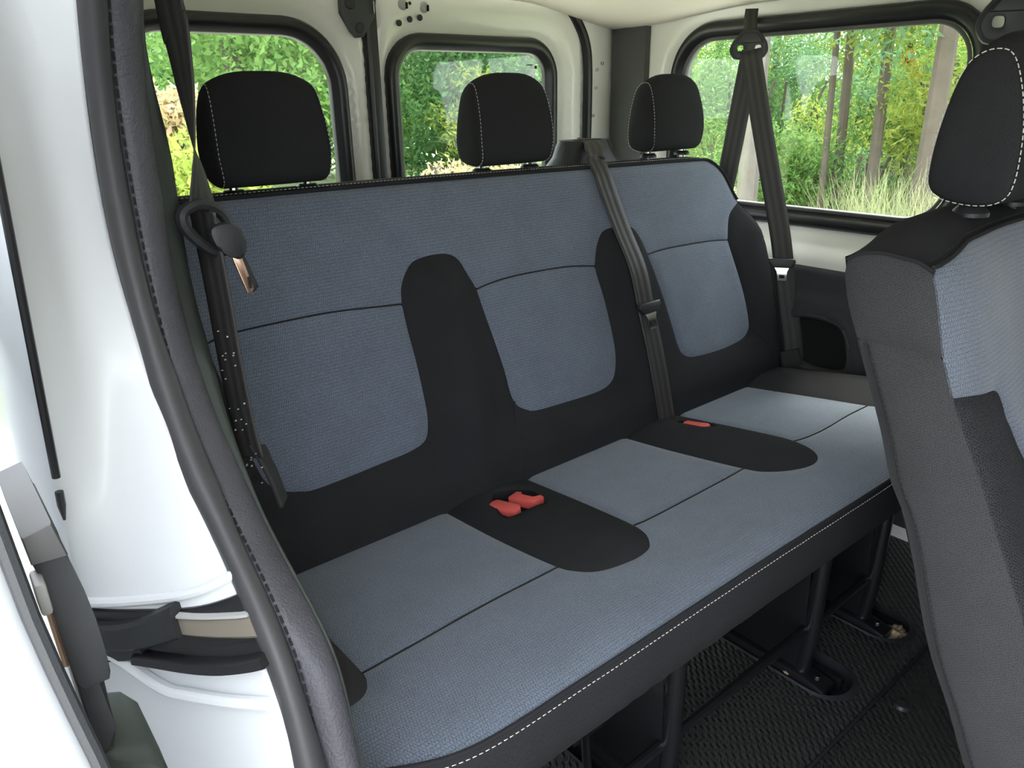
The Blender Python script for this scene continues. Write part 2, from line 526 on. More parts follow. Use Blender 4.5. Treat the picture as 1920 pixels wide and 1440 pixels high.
def fseat_y(x, z):                      # front face of the forward seat's backrest
    x = np.asarray(x, float); z = np.asarray(z, float)
    y = np.interp(z, [.20, .30, .48, .565, .63, .692, .74, .82, .90], [.05, .090, .158, .200, .232, .266, .285, .307, .330])
    y = y - .008 * ss(x, FX, FX + .07) + .012 * ss(x, FX + .07, FX + .24)
    y = y + .015 * (np.maximum(0, z - .80) / .05) ** 2
    return y

def ring(name, path, to3, section, mat, parent=None):
    """sweep a section [(outward offset, depth)] round a closed 2D path"""
    P = resample(path, .012, True); n = len(P)
    T = np.roll(P, -1, 0) - np.roll(P, 1, 0); T /= np.linalg.norm(T, axis=1)[:, None]
    Nn = np.stack([T[:, 1], -T[:, 0]], 1); m = len(section); V = []; F = []
    for i in range(n):
        for (o, d) in section:
            V.append(to3(P[i] + Nn[i] * o, d))
    for i in range(n):
        j = (i + 1) % n
        for k in range(m - 1): F.append((i * m + k, i * m + k + 1, j * m + k + 1, j * m + k))
    o = mesh(name, V, F, mat, parent)
    bm = bmesh.new(); bm.from_mesh(o.data); bmesh.ops.recalc_face_normals(bm, faces=bm.faces[:]); bm.to_mesh(o.data); bm.free()
    return o
GASKET = [(.020, .012), (.020, -.004), (.014, -.012), (.004, -.014), (-.006, -.010), (-.012, -.002), (-.015, .000), (-.018, .004), (-.018, .016)]

# ---------------------------------------------------------------- outside ground
g = MB().box((-40, -40, -.62), (60, 60, -.55)).build('ground', 'soil', smooth=False)
tag(g, 'green and brown grassy ground around the van', 'ground', kind='structure')
rd = MB().box((-9, -12, -.56), (3.6, 4.4, -.535)).build('reflector', 'concrete', smooth=False)  # pale slab added to bounce light up to the headliner
tag(rd, 'pale concrete pavement slab under the van, added to bounce light inside', 'reflector', kind='structure')

# ---------------------------------------------------------------- floor
def stadium(cx, y0, y1, w):
    return rrect(cx - w / 2, cx + w / 2, y0, y1, w / 2 - .001, 8)
WELLS = [stadium(.700, .43, .92, .105), stadium(1.118, .43, .92, .105), stadium(1.345, .43, .92, .105)]
fl = region('floor', np.array([(.17, .394), (1.72, .394), (1.72, 1.62), (.17, 1.62)]), lambda x, y: np.stack([x, y, 0 * x], 1), 'rubber_mat', holes=WELLS, step=.03)
tag(fl, 'black ribbed rubber floor under the rear bench', 'floor', kind='structure')
MB().box((.17, -2.2, -.04), (1.72, .388, 0), .004).build('front_mat', 'rubber_mat', fl)['label'] = 'ribbed rubber mat in front of the seam'
MB().box((.05, -2.2, -.10), (1.74, 1.62, -.045)).build('floor_pan', 'black_steel', fl, smooth=False)
MB().tube([(.17, .391, -.001), (1.0, .391, -.001), (1.72, .391, -.001)], .0035, 8).build('mat_seam', 'rubber', fl)
for i, w in enumerate(WELLS):
    O = resample(w, .012, True); n = len(O)
    V = [(*p, z) for z in (.003, -.034) for p in O] + [(*(O.mean(0) + (p - O.mean(0)) * 1.06), -.0005) for p in O]
    F = [(k, (k + 1) % n, n + (k + 1) % n, n + k) for k in range(n)] + [(k, 2 * n + k, 2 * n + (k + 1) % n, (k + 1) % n) for k in range(n)] + [tuple(range(n, 2 * n))]
    wl = MB().add(V, F).build('rail_well', 'black_plastic', fl)
    cx = O[:, 0].mean()
    MB().box((cx - .028, .455, -.033), (cx - .020, .90, -.004), .001).box((cx + .020, .455, -.033), (cx + .028, .90, -.004), .001).box((cx - .02, .50, -.033), (cx + .02, .9, -.026), .001).build('rail_channel', 'black_steel', wl)
MB().disc((1.153, .354, -.001), .013, 2, .007, bev=.6).build('floor_stud', 'black_plastic', fl)

# ---------------------------------------------------------------- ceiling
def ceil_z(x, y):
    return 1.172 + .05 * (1 - ss(np.abs(x - .92), .40, .80)) + .03 * (1 - ss(y, 1.1, 1.58)) - .004 * ss(x, 1.55, 1.72)
xs = np.linspace(.12, 1.715, 40); ys = np.linspace(-2.2, 1.585, 60)
V = [(x, y, float(ceil_z(x, y))) for y in ys for x in xs] + [(x, y, 1.30) for y in ys for x in xs]
F = []; nx, ny = 40, 60; K = nx * ny
for j in range(ny - 1):
    for i in range(nx - 1):
        a = j * nx + i; F.append((a, a + nx, a + nx + 1, a + 1)); a += K; F.append((a, a + 1, a + nx + 1, a + nx))
for i in range(nx - 1):
    a = (ny - 1) * nx + i; F.append((a, a + K, a + K + 1, a + 1)); F.append((i + 1, i + 1 + K, i + K, i))
for j in range(ny - 1):
    a = j * nx; F.append((a, a + K, a + nx + K, a + nx)); a += nx - 1; F.append((a + nx, a + nx + K, a + K, a))
ce = MB().add(V, F).build('ceiling', 'headliner')
tag(ce, 'beige cloth headliner of the van', 'ceiling', kind='structure')
MB().box((.0, -2.25, 1.302), (1.80, 1.70, 1.33), .01).build('roof_skin', 'white_paint', ce)
MB().tube(spline([(1.33 + .05 * math.cos(a), 1.20 + .05 * math.sin(a), float(ceil_z(1.33 + .05 * math.cos(a), 1.20 + .05 * math.sin(a))) - .0005) for a in np.linspace(.3, 2.9, 9)], 4), .0012, 6).build('liner_button', 'headliner', ce)

# ---------------------------------------------------------------- far side wall with window
WH = rrect(.635, 1.378, .712, 1.148, [.10, .085, .11, .10], 10)
def wall_x(y, z):
    d = dist_poly(np.stack([y, z], 1), WH)
    x = 1.72 + .016 * (1 - ss(d, .012, .035)) * (z > .70) - .006 * np.exp(-((d - .055) / .012) ** 2)
    x = x - .042 * (1 - ss(z, .608, .700))
    return np.stack([x, y, z], 1)
wr = region('wall_right', np.array([(-2.2, 0), (1.61, 0), (1.61, 1.24), (-2.2, 1.24)]), wall_x, 'interior_paint', holes=[WH], step=.018, flip=True)
tag(wr, 'white painted far side wall of the van around the side window', 'wall', kind='structure')
region('outer_skin', np.array([(-2.2, -.1), (1.70, -.1), (1.70, 1.30), (-2.2, 1.30)]), lambda y, z: np.stack([1.775 + 0 * y, y, z], 1), 'white_paint', wr, holes=[WH], step=.08)
# unseen cabin front, added to shape light: bulkhead with windscreen opening, near front door
wf = region('wall_front_added', np.array([(.05, 0), (1.74, 0), (1.74, 1.25), (.05, 1.25)]), lambda x, z: np.stack([x, -2.2 + 0 * x, z], 1), 'grey_plastic', holes=[rrect(.40, 1.40, .90, 1.17, .08)], step=.08)
tag(wf, 'unseen dark wall with a windscreen opening, added at the van front to shape light', 'wall', kind='structure')
region('door_panel_added', np.array([(-2.2, 0), (-.55, 0), (-.55, 1.25), (-2.2, 1.25)]), lambda y, z: np.stack([.08 + 0 * y, y, z], 1), 'grey_plastic', wf, holes=[rrect(-1.75, -.75, .72, 1.15, .08)], step=.08)
w1 = thing('window_1', 'large rounded side window in a black rubber seal, far side wall', None, (1.72, 1.0, .93), kind='structure')
to_x = lambda p, d: (1.722 + d, p[0], p[1])
(ring('window_gasket', WH, to_x, GASKET, 'rubber', w1))
(ring('glass_edge', rrect(.657, 1.356, .735, 1.126, [.08, .065, .09, .08], 10), to_x, [(.006, -.002), (.001, -.004), (-.003, -.002), (-.003, .010)], 'grey_plastic', w1))
(MB().prism(rrect(.632, 1.381, .709, 1.151, [.10, .085, .11, .10], 10), 0, 1.733, 1.737).build('window_pane', 'window_glass', w1, smooth=False))
# printed glass marking
mk = MB(); c0 = (1.195, .775)
mk = MB().box((1.7312, 1.0905, .7760), (1.7322, 1.0985, .7840)).box((1.7308, 1.0920, .7775), (1.7311, 1.0970, .7825))
for k in range(6): mk.box((1.7312, 1.083 + k * .0042, .790), (1.7322, 1.0862 + k * .0042, .7925))
(mk.build('glass_marking', 'hole_dark', w1, smooth=False))

# black lower side trim with speaker grille
SPK = spline([(.9407, .4623), (.9316, .4822), (.883, .4909), (.8139, .4827), (.7879, .442), (.7799, .3901), (.8032, .3675), (.8793, .3642), (.9192, .3896)], 6, True)[:, :2]
def panel_x(y, z):
    d = dist_poly(np.stack([y, z], 1), SPK)
    x = 1.672 - .006 * np.exp(-((d - .010) / .008) ** 2)
    sw = .565 - .10 * (1.0 - np.clip(y, .6, 1.4)) ** 2 * 2.0 - .02
    x = x - .010 * ss(sw - z, -.004, .010)
    x = x + .012 * ss(z, .606, .617)
    return np.stack([x, y, z], 1)
tp = region('trim_3', rrect(-1.2, 1.45, .04, .617, .01), panel_x, 'trim_plastic', holes=[SPK], step=.013, flip=True)
tag(tp, 'black moulded plastic lower panel on the far side wall', 'trim panel', kind='structure')
sp = region('speaker_grille', SPK, lambda y, z: np.stack([1.676 + 0 * y, y, z], 1), 'speaker_cloth', tp, step=.012, flip=True)
ring('speaker_rim', SPK, lambda p, d: (1.670 + d, p[0], p[1]), [(.014, .006), (.011, -.008), (.004, -.013), (-.003, -.008), (-.006, .008)], 'trim_plastic', tp)

# ---------------------------------------------------------------- rear frame and doors
YR = 1.60
def rear_pillar(name, x0, x1):
    return region(name, rrect(x0, x1, .0, 1.24, .004, 2), lambda x, z: np.stack([x, YR + .012 * (1 - ss(np.minimum(x - x0, x1 - x), .0, .012)), z], 1), 'interior_paint', step=.03)
rp = rear_pillar('wall_rear', 1.580, 1.722)
tag(rp, 'white rear corner pillar with small holes beside the rear door', 'pillar', kind='structure')
rear_pillar('pillar', .10, .250).parent = rp
for (x, z, r, m) in ((1.6618, 1.083, .0045, 'hole_dark'), (1.6409, 1.0662, .0045, 'light_grey_plastic'), (1.6383, 1.0187, .0045, 'light_grey_plastic'), (1.63, .9449, .0040, 'hole_dark')):
    MB().disc((x, YR - .002, z), r, 1, .004, 14).build('pillar_hole' if m == 'hole_dark' else 'pillar_rivet', m, rp)
MB().tube(spline([(1.592, 1.594, .30), (1.597, 1.594, .70), (1.600, 1.594, .98), (1.597, 1.594, 1.09), (1.585, 1.594, 1.14), (1.562, 1.596, 1.18), (1.53, 1.60, 1.215), (1.50, 1.606, 1.235)], 8), .0135, 10).build('aperture_seal', 'rubber', rp)
t1 = MB().prism([(1.722, 1.475), (1.703, 1.480), (1.688, 1.545), (1.690, 1.590), (1.702, 1.602), (1.722, 1.602)], 2, .25, 1.19, .003).build('trim_1', 'grey_plastic')
tag(t1, 'dark grey plastic trim covering the rear corner pillar', 'trim', kind='structure')

def rear_door(name, label, x0, x1, hole, radii):
    H = rrect(hole[0], hole[1], hole[2], hole[3], radii, 10)
    def fm(x, z):
        d = dist_poly(np.stack([x, z], 1), H)
        y = YR + .018 * (1 - ss(d, .020, .042)) + .006 * (1 - ss(d, .05, .066)) - .003 * np.exp(-((d - .075) / .008) ** 2)
        e = np.minimum(x - x0, x1 - x)
        y = y + .014 * (1 - ss(e, .0, .014))
        return np.stack([x, y, z], 1)
    d = region(name, rrect(x0, x1, .02, 1.238, .03, 5), fm, 'interior_paint', holes=[H], step=.014)
    tag(d, label, 'door', kind='structure')
    to_y = lambda p, dd: (p[0], YR + .014 + dd, p[1])
    ring('window_gasket', H, to_y, GASKET, 'rubber', d)
    MB().prism(rrect(hole[0] - .003, hole[1] + .003, hole[2] - .003, hole[3] + .003, radii, 10), 1, YR + .026, YR + .030).build('window_pane', 'window_glass', d, smooth=False)
    O = MB()
    sk = region('outer_skin', rrect(x0, x1, .02, 1.238, .03, 5), lambda x, z: np.stack([x, YR + .05 + 0 * x, z], 1), 'white_paint', d, holes=[H], step=.06)
    return d
d1 = rear_door('door_1', 'white left rear door with a rounded window', .255, .912, (.385, .843, .60, 1.143), [.06, .06, .12, .10])
d2 = rear_door('door_2', 'white right rear door with a smaller rounded window', .944, 1.594, (.985, 1.478, .62, 1.122), [.06, .06, .075, .08])
MB().box((.908, 1.606, .02), (.948, 1.622, 1.238), .004).build('door_seal', 'rubber', d1)
MB().tube([(.914, 1.604, .05), (.916, 1.603, .7), (.920, 1.602, 1.238)], .007, 8).build('seal_bead', 'rubber', d1)
# dark lock bracket on the left door
br = MB().prism([(.8482, 1.2257), (.8467, 1.1703), (.8683, 1.1352), (.88, 1.124), (.8958, 1.1256), (.9258, 1.1636), (.9346, 1.2006), (.9346, 1.2257)], 1, 1.578, 1.596, .005, 3).build('lock_bracket', 'trim_plastic', d1)
br['label'] = 'dark pointed lock bracket'
MB().disc((.8875, 1.580, 1.143), .011, 1, -.005, 18).disc((.868, 1.580, 1.190), .012, 1, -.005, 18).build('bracket_boss', 'black_plastic', br)
MB().box((.921, 1.572, 1.172), (.9235, 1.579, 1.197), .001).build('bracket_pin', 'chrome', br)
for (x, z) in ((.9996, 1.1589), (1.0286, 1.1678), (1.0564, 1.1723)):
    MB().disc((x, 1.600, z), .0068, 1, -.004, 18).build('hole_plug', 'black_plastic', d2)
for (x, z) in ((1.0125, 1.1974), (1.0696, 1.195)):
    h = MB().disc((x, 1.600, z), .0125, 1, -.006, 18, .7).build('hinge_cap', 'light_grey_plastic', d2)
    MB().box((x + .004, 1.589, z - .009), (x + .008, 1.596, z + .004), .001).build('cap_slot', 'hole_dark', h)
MB().disc((1.0311, 1.600, 1.2006), .004, 1, -.003, 12).build('door_screw', 'hole_dark', d2)
mk = MB().box((1.430, 1.624, 1.068), (1.4375, 1.6255, 1.0755)).box((1.4315, 1.6235, 1.0695), (1.436, 1.6239, 1.074))
for k in range(5): mk.box((1.404 + k * .0042, 1.624, 1.076), (1.4074 + k * .0042, 1.6255, 1.0785))
mk.build('glass_marking', 'hole_dark', d2, smooth=False)

# ---------------------------------------------------------------- near side: door jamb, seal, pillar trim
zBL = np.array([.0, .30, .45, .542, .563, .606, .640, .677, .700, .737, .793, .844, .870, .905, .951, 1.003, 1.042, 1.066, 1.15, 1.25])
yBL = np.array([.36, .385, .402, .421, .429, .452, .485, .527, .560, .597, .639, .664, .674, .679, .675, .660, .640, .626, .57, .47])
zST = np.array([.0, .30, .45, .517, .590, .627, .655, .684, .700, .720, .758, .815, .887, .948, .988, 1.026, 1.068, 1.15, 1.25])
yST = np.array([.37, .40, .420, .432, .441, .462, .497, .540, .572, .605, .638, .659, .670, .668, .663, .652, .633, .58, .48])
zTR = np.array([.0, .30, .45, .513, .554, .600, .620, .640, .664, .697, .729, .767, .817, .871, .947, .995, 1.031, 1.071, 1.15, 1.25])
yTR = np.array([.37, .39, .410, .422, .431, .444, .462, .515, .557, .594, .638, .664, .690, .695, .688, .680, .672, .653, .60, .50])
ZZ = np.linspace(1.25, .0, 220)
def sm(z, y):
    v = np.interp(ZZ, z, y); k = np.exp(-np.linspace(-2, 2, 19) ** 2); k /= k.sum()
    return np.convolve(np.pad(v, 9, mode='edge'), k, 'valid')
cBL = np.stack([0 * ZZ + .136, sm(zBL, yBL), ZZ], 1)
cST = np.stack([0 * ZZ + .155, sm(zST, yST), ZZ], 1)
cTR = np.stack([0 * ZZ + .185, sm(zTR, yTR), ZZ], 1)
def loft(name, curves, mat, parent=None):
    n = len(curves[0]); V = np.vstack(curves); F = []
    for c in range(len(curves) - 1):
        for i in range(n - 1): F.append((c * n + i, c * n + i + 1, (c + 1) * n + i + 1, (c + 1) * n + i))
    L = np.r_[0, np.cumsum(np.linalg.norm(np.diff(curves[0], axis=0), axis=1))]
    o = mesh(name, V, F, mat, parent, True, np.vstack([np.stack([L, np.full(n, c * .01)], 1) for c in range(len(curves))]))
    bm = bmesh.new(); bm.from_mesh(o.data); bmesh.ops.recalc_face_normals(bm, faces=bm.faces[:]); bm.to_mesh(o.data); bm.free()
    return o
cOUT = np.stack([np.clip(.050 + .0543 * (ZZ - .721), .036, .070), 0 * ZZ + .60, ZZ], 1)
cols = []
for t in np.linspace(0, 1, 26):
    p = cBL * (1 - t) + cOUT * t
    p[:, 1] += .020 * math.sin(math.pi * min(1, t * 1.0)) ** 1 * ss(ZZ, .55, .8) + .008 * float(ss(t, .15, .65))
    cols.append(p)
cBLin = cBL + np.array([.012, .02, 0])
jamb = loft('wall_left', [cBLin, cBL + np.array([.003, .012, 0])] + cols, 'white_paint')
tag(jamb, 'glossy white body pillar beside the open sliding door', 'pillar', kind='structure')
ob = [cOUT + np.array([-.000, .0, 0]), cOUT + np.array([-.004, .012, 0]), cOUT + np.array([-.006, .30, 0]), cOUT + np.array([-.004, 1.06, 0]), cOUT + np.array([.07, 1.07, 0])]
loft('outer_skin', ob, 'white_paint', jamb)
MB().box((.135, .80, 0), (.155, 1.60, 1.25)).build('inner_panel', 'grey_plastic', jamb, smooth=False)
s0 = np.argmin(abs(ZZ - .735))
ps = cOUT[:s0] + np.array([.000, -.004, 0])
MB().tube(ps, .0030, 8).build('corner_seal', 'rubber', jamb)
MB().tube([cOUT[s0 + 1] + np.array([0, -.004, 0]), cOUT[s0 + 3] + np.array([0, -.004, 0]), cOUT[s0 + 5] + np.array([0, -.004, -.001])], [.0030, .0030, .001], 8).build('seal_tip', 'rubber', jamb)
# seal and vinyl-covered flange
trm = thing('trim_2', 'black rubber door seal with grained vinyl edging along the pillar', None, (.16, .42, 0), kind='structure')
mid = cBL * .5 + cST * .5; rad = np.linalg.norm(cBL - cST, axis=1) * .5
(MB().tube(mid + np.array([0, -.002, 0]), np.clip(rad, .0095, .0125), 14).build('seal_bulb', 'seal_rubber', trm))
cc = []
for t in np.linspace(0, 1, 12):
    p = cST * (1 - t) + cTR * t
    p[:, 1] += -.012 * math.sin(math.pi * t) ** .7
    cc.append(p)
(loft('vinyl_edging', [cST + np.array([-.001, .008, 0])] + cc + [cTR + np.array([.001, .012, 0])], 'grained_vinyl', trm))
(dashes('edging_stitch', cST + np.array([.002, -.004, 0]), trm, 'dark_thread', .006, .003, .0011))
lin = cTR + np.outer((.15 + .85 * ss(ZZ, .66, .80)) * (.12 + .88 * ss(1.10 - ZZ, .04, .16)), [.0215, .030, 0])
(loft('pillar_liner', [cTR + np.array([-.002, .004, 0]), cTR * .5 + lin * .5, lin, lin + np.array([-.01, .05, 0])], 'green_grey_plastic', trm))

# sliding door rail let into the jamb
def jframe(z):
    zi = ZZ[::-1]
    a = np.array([np.interp(z, zi, cBL[::-1, k]) for k in range(3)]); b = np.array([np.interp(z, zi, cOUT[::-1, k]) for k in range(3)])
    n = np.array([-(b - a)[1], (b - a)[0], 0]); n /= np.linalg.norm(n)
    return a, b, (n if n[1] < 0 else -n)
def jp(s, z, out=0.0):
    a, b, n = jframe(z)
    p = a * (1 - s) + b * s
    p[1] += .020 * math.sin(math.pi * min(1, max(0, s))) * float(ss(z, .55, .8)) + .008 * float(ss(s, .15, .65))
    return p + n * out
def jstrip(name, s0, s1, za, zb, out, mat, parent, sag=.0, h=.02, bev=True):
    """bar following the jamb from s0 to s1; z from za to zb; h tall"""
    S = np.linspace(s0, s1, 22); V = []; F = []
    sec = [(-.004, 0), (out * .8, 0), (out, -.12 * h), (out, -.88 * h), (out * .8, -h), (-.004, -h)]
    for s in S:
        z = za + (zb - za) * (s - s0) / (s1 - s0) + sag * math.sin(math.pi * (s - s0) / (s1 - s0))
        for (o_, dz) in sec:
            q = jp(s, z + dz, o_); V.append((q[0], q[1], z + dz))
    m = len(sec)
    for i in range(len(S) - 1):
        for k in range(m): F.append((i * m + k, i * m + (k + 1) % m, (i + 1) * m + (k + 1) % m, (i + 1) * m + k))
    F.append(tuple(range(m))); F.append(tuple((len(S) - 1) * m + k for k in range(m)))
    return MB().add(V, F).build(name, mat, parent)
rail = thing('door_rail', 'black sliding door rail with a bronze strip set in the white pillar', 'rail', tuple(jp(.5, .60)))
jstrip('rail_back', -.06, 1.0, .6545, .622, .0025, 'black_steel', rail, -.006, .036)
jstrip('rail_top', -.06, .98, .6535, .622, .004, 'rubber', rail, -.006, .011)
jstrip('rail_strip', -.06, .42, .6435, .632, .007, 'bronze_rail', rail, 0, .0125)
jstrip('strip_edge', -.06, .42, .6450, .6335, .0085, 'light_grey_plastic', rail, 0, .0018)
jstrip('rail_bumper', .36, .98, .642, .614, .013, 'black_plastic', rail, -.006, .021)
jstrip('rail_channel', -.06, .98, .6300, .594, .003, 'black_steel', rail, -.005, .011)
jstrip('rail_ledge', -.06, .66, .6230, .598, .013, 'rubber', rail, -.003, .007)
jstrip('rail_end', .62, 1.0, .6080, .590, .008, 'black_plastic', rail, -.003, .013)
# pressed step in the lower jamb
step_pts = [jp(s, .588 - .035 * s + .030 * float(ss(s, .5, .9)), .003) for s in np.linspace(.03, .9, 40)]
MB().tube(step_pts, .0055, 10).build('pressed_step', 'white_paint', jamb)
lip_pts = [jp(s, .661 - .034 * s - .006 * math.sin(math.pi * s), .000) for s in np.linspace(-.05, .98, 40)]
MB().tube(lip_pts, .0045, 10).build('pressed_lip', 'white_paint', jamb)

# ---------------------------------------------------------------- sliding door, slid open along the outside
def door_x(z): return np.interp(z, [.0, .5, .65, .734, .76, .789, .824, .855, 1.0, 1.25], [.05, .032, .021, .014, .011, .008, .005, .004, -.004, -.03])
dz = np.linspace(.0, 1.25, 50); dx = door_x(dz)
mk_c = lambda ox, y: np.stack([dx + ox, 0 * dz + y, dz], 1)
d3 = loft('door_3', [mk_c(-.13, 1.30), mk_c(-.13, .36), mk_c(-.115, .318), mk_c(-.075, .300), mk_c(-.03, .298), mk_c(-.012, .298), mk_c(-.003, .303), mk_c(.0, .312), mk_c(.0, .36), mk_c(-.012, .40), mk_c(-.05, .46), mk_c(-.07, .52), mk_c(-.07, 1.30)], 'white_paint')
tag(d3, 'white sliding door standing open at the left edge', 'door', kind='structure')
MB().tube(mk_c(.0005, .302), .0032, 8).build('door_seal', 'trim_plastic', d3)
MB().prism(rrect(.54, 1.25, .30, .90, .04), 0, -.075, -.055, .004).build('inner_panel', 'green_grey_plastic', d3)
hd = MB().prism([(.0121, .8187), (.0121, .8287), (.0153, .83), (.0231, .8312), (.0247, .8273), (.0258, .8127), (.0285, .7965), (.03, .7797), (.0305, .7612), (.0305, .7481), (.0295, .7445), (.0186, .7447), (.0159, .7511), (.0155, .7726), (.015, .7904), (.0141, .8077)], 1, .34, .40, .002).build('door_handle', 'trim_plastic', d3)
hd['label'] = 'dark grey curved inside pull handle'
MB().prism([(.0112, .8341), (.0227, .8368), (.0256, .8192), (.0119, .8200)], 1, .332, .41, .002).build('handle_cap', 'mid_grey_plastic', hd)
MB().prism([(.0165, .7458), (.0282, .7458), (.0276, .7078), (.0252, .6949), (.0176, .6947)], 1, .352, .40, .003).build('handle_base', 'trim_plastic', hd)
MB().tube([(.0136, .336, .7944), (.0142, .336, .7648)], .0013, 8).build('handle_pin', 'copper_steel', hd)
MB().box((.0105, .330, .796), (.0150, .345, .812), .0015).build('pin_clip', 'light_grey_plastic', hd)
MB().tube([(.0215, .362, .702), (.0225, .362, .685)], .001, 8).build('lower_pin', 'chrome', hd)
MB().prism([(.0175, .60), (.0180, .6924), (.0257, .691), (.0388, .6845), (.045, .6738), (.0465, .6597), (.047, .60)], 1, .355, .41, .006, 3).build('door_buffer', 'green_grey_plastic', d3)

# ---------------------------------------------------------------- rear three-seat bench
bench = thing('rear_bench_seat', 'blue and black cloth three-place rear bench facing the camera', 'bench seat', (.92, .68, -.03))
fb = lambda x, z: np.stack([x, back_y(x, z), z], 1)
NB = (0, -.963, .27)
def arc(P, n=6): return spline(P, n)
seam1 = arc([(.296, .690), (.3335, .6948), (.4396, .6968), (.5051, .6952), (.5819, .6891), (.6139, .6874)])
bol1 = arc([(.6139, .6874), (.6185, .712), (.6325, .7353), (.6515, .7505), (.6876, .756), (.7197, .7525), (.7378, .7404), (.7487, .7186), (.7657, .6867)])
seam2 = arc([(.7657, .6867), (.83, .6935), (.9025, .6949), (.99, .692), (1.0608, .6832)])
bol2 = arc([(1.0608, .6832), (1.0672, .705), (1.0779, .7271), (1.0939, .7447), (1.1165, .7506), (1.15, .7506), (1.1795, .7435), (1.199, .721), (1.2181, .6847)])
seam3 = arc([(1.2181, .6847), (1.28, .688), (1.3572, .6875), (1.44, .685), (1.4999, .6796)])
finger = arc([(1.4999, .6796), (1.5106, .7191), (1.5255, .7403), (1.5571, .7589)])
nfinger = arc([(.165, .772), (.22, .768), (.262, .750), (.285, .722), (.296, .690)])
corner = arc([(1.44, .8585), (1.479, .8541), (1.518, .828), (1.540, .795), (1.5571, .7589)])
top = arc([(.165, .8700), (.6146, .8690), (1.0908, .8640), (1.44, .8585)], 20)
pan1 = arc([(.6139, .6874), (.6143, .6455), (.6171, .5968), (.6178, .538), (.6168, .5045), (.6102, .4757), (.5979, .4629), (.5674, .4566), (.514, .4540), (.4085, .4503), (.3771, .4548), (.3491, .4656), (.3323, .484), (.3240, .5094), (.3150, .5605), (.3060, .63), (.296, .690)])
pan2 = arc([(.7657, .6867), (.7748, .6391), (.7853, .5876), (.7940, .5359), (.7970, .4995), (.8059, .4738), (.8285, .4583), (.8515, .4525), (.9328, .4489), (1.0152, .4481), (1.0515, .4575), (1.0666, .4779), (1.0738, .513), (1.0738, .5565), (1.0690, .6203), (1.0620, .665), (1.0608, .6832)])
pan3 = arc([(1.2181, .6847), (1.2333, .6463), (1.2495, .5892), (1.2638, .5232), (1.2715, .4872), (1.2833, .4629), (1.3162, .4502), (1.4109, .4457), (1.4889, .4506), (1.5195, .4665), (1.5269, .4931), (1.5238, .5542), (1.5126, .6191), (1.5023, .6645), (1.4999, .6796)])
endout = arc([(1.5571, .7589), (1.585, .72), (1.612, .67), (1.634, .62), (1.645, .56), (1.648, .48), (1.645, .38), (1.640, .285)])
cat = lambda *P: np.vstack([np.asarray(p)[:-1] for p in P])
region('upper_back_cloth', cat(top, corner, finger[::-1], seam3[::-1], bol2[::-1], seam2[::-1], bol1[::-1], seam1[::-1], nfinger[::-1], np.array([(.165, .772), (.165, .870)])), fb, 'blue_cloth', bench, puff=.0045, normal=NB, step=.010)
for sm_, pn in ((seam1, pan1), (seam2, pan2), (seam3, pan3)):
    poly = cat(sm_, pn[::-1]) if sm_ is not seam1 else cat(seam1, pan1)
    if sm_ is not seam1: poly = cat(sm_, pn[::-1])
    region('centre_back_cloth', poly, fb, 'blue_cloth', bench, puff=.005, normal=NB, step=.010)
region('back_bolster', cat(nfinger, pan1[::-1], bol1, pan2, bol2, pan3, finger, endout, np.array([(1.640, .285), (.165, .285), (.165, .772)])), fb, 'black_cloth', bench, puff=.006, normal=NB, step=.010)
# seams on the black cloth, running from the panel corners down to the crease
for P in ([(.606, .468), (.635, .44), (.655, .40), (.668, .355)], [(.800, .482), (.790, .44), (.782, .39), (.778, .35)], [(1.063, .470), (1.085, .44), (1.1, .39), (1.105, .35)], [(1.523, .476), (1.55, .45), (1.575, .41), (1.59, .36)]):
    q = arc(P); MB().tube(np.stack([q[:, 0], back_y(q[:, 0], q[:, 1]) - .0045, q[:, 1] + .0012], 1), .0011, 6).build('cloth_seam', 'dark_thread', bench)
for q in (seam1, seam2, seam3):
    MB().tube(np.stack([q[:, 0], back_y(q[:, 0], q[:, 1]) - .0004, q[:, 1]], 1), .0013, 6).build('panel_seam', 'dark_thread', bench)
# shell behind
loop = cat(top, corner, endout, np.array([(1.640, .285), (.165, .285), (.165, .870)])); loop = resample(loop, .02, True); n = len(loop)
fr = fb(loop[:, 0], loop[:, 1]); rings = [fr]
for dd, sc in ((.012, 1.0), (.045, .998), (.085, .985)):
    q = fr.copy(); q[:, 1] = np.minimum(.93 + .28 * (q[:, 2] - .33), fr[:, 1]) + dd + .01
    c = np.array([.92, 0, .57]); q[:, 0] = c[0] + (q[:, 0] - c[0]) * sc; q[:, 2] = c[2] + (q[:, 2] - c[2]) * (sc if dd > .05 else 1.0) + (.006 * (dd > .005) * (q[:, 2] > .84))
    rings.append(q)
V = np.vstack(rings); F = []
for k in range(len(rings) - 1):
    for i in range(n): F.append((k * n + i, k * n + (i + 1) % n, (k + 1) * n + (i + 1) % n, (k + 1) * n + i))
F.append(tuple(3 * n + i for i in range(n)))
sh = MB().add(V, F).build('back_shell', 'black_cloth', bench)
tp_ = cat(top, corner); tp3 = np.stack([tp_[:, 0], back_y(tp_[:, 0], tp_[:, 1]) - .001, tp_[:, 1] + .002], 1)
MB().tube(tp3, .0032, 8).build('back_piping', 'black_cloth', bench)
dashes('back_stitching', tp3 + np.array([0, .006, .0045]), bench, 'thread', .0040, .0028, .00045)

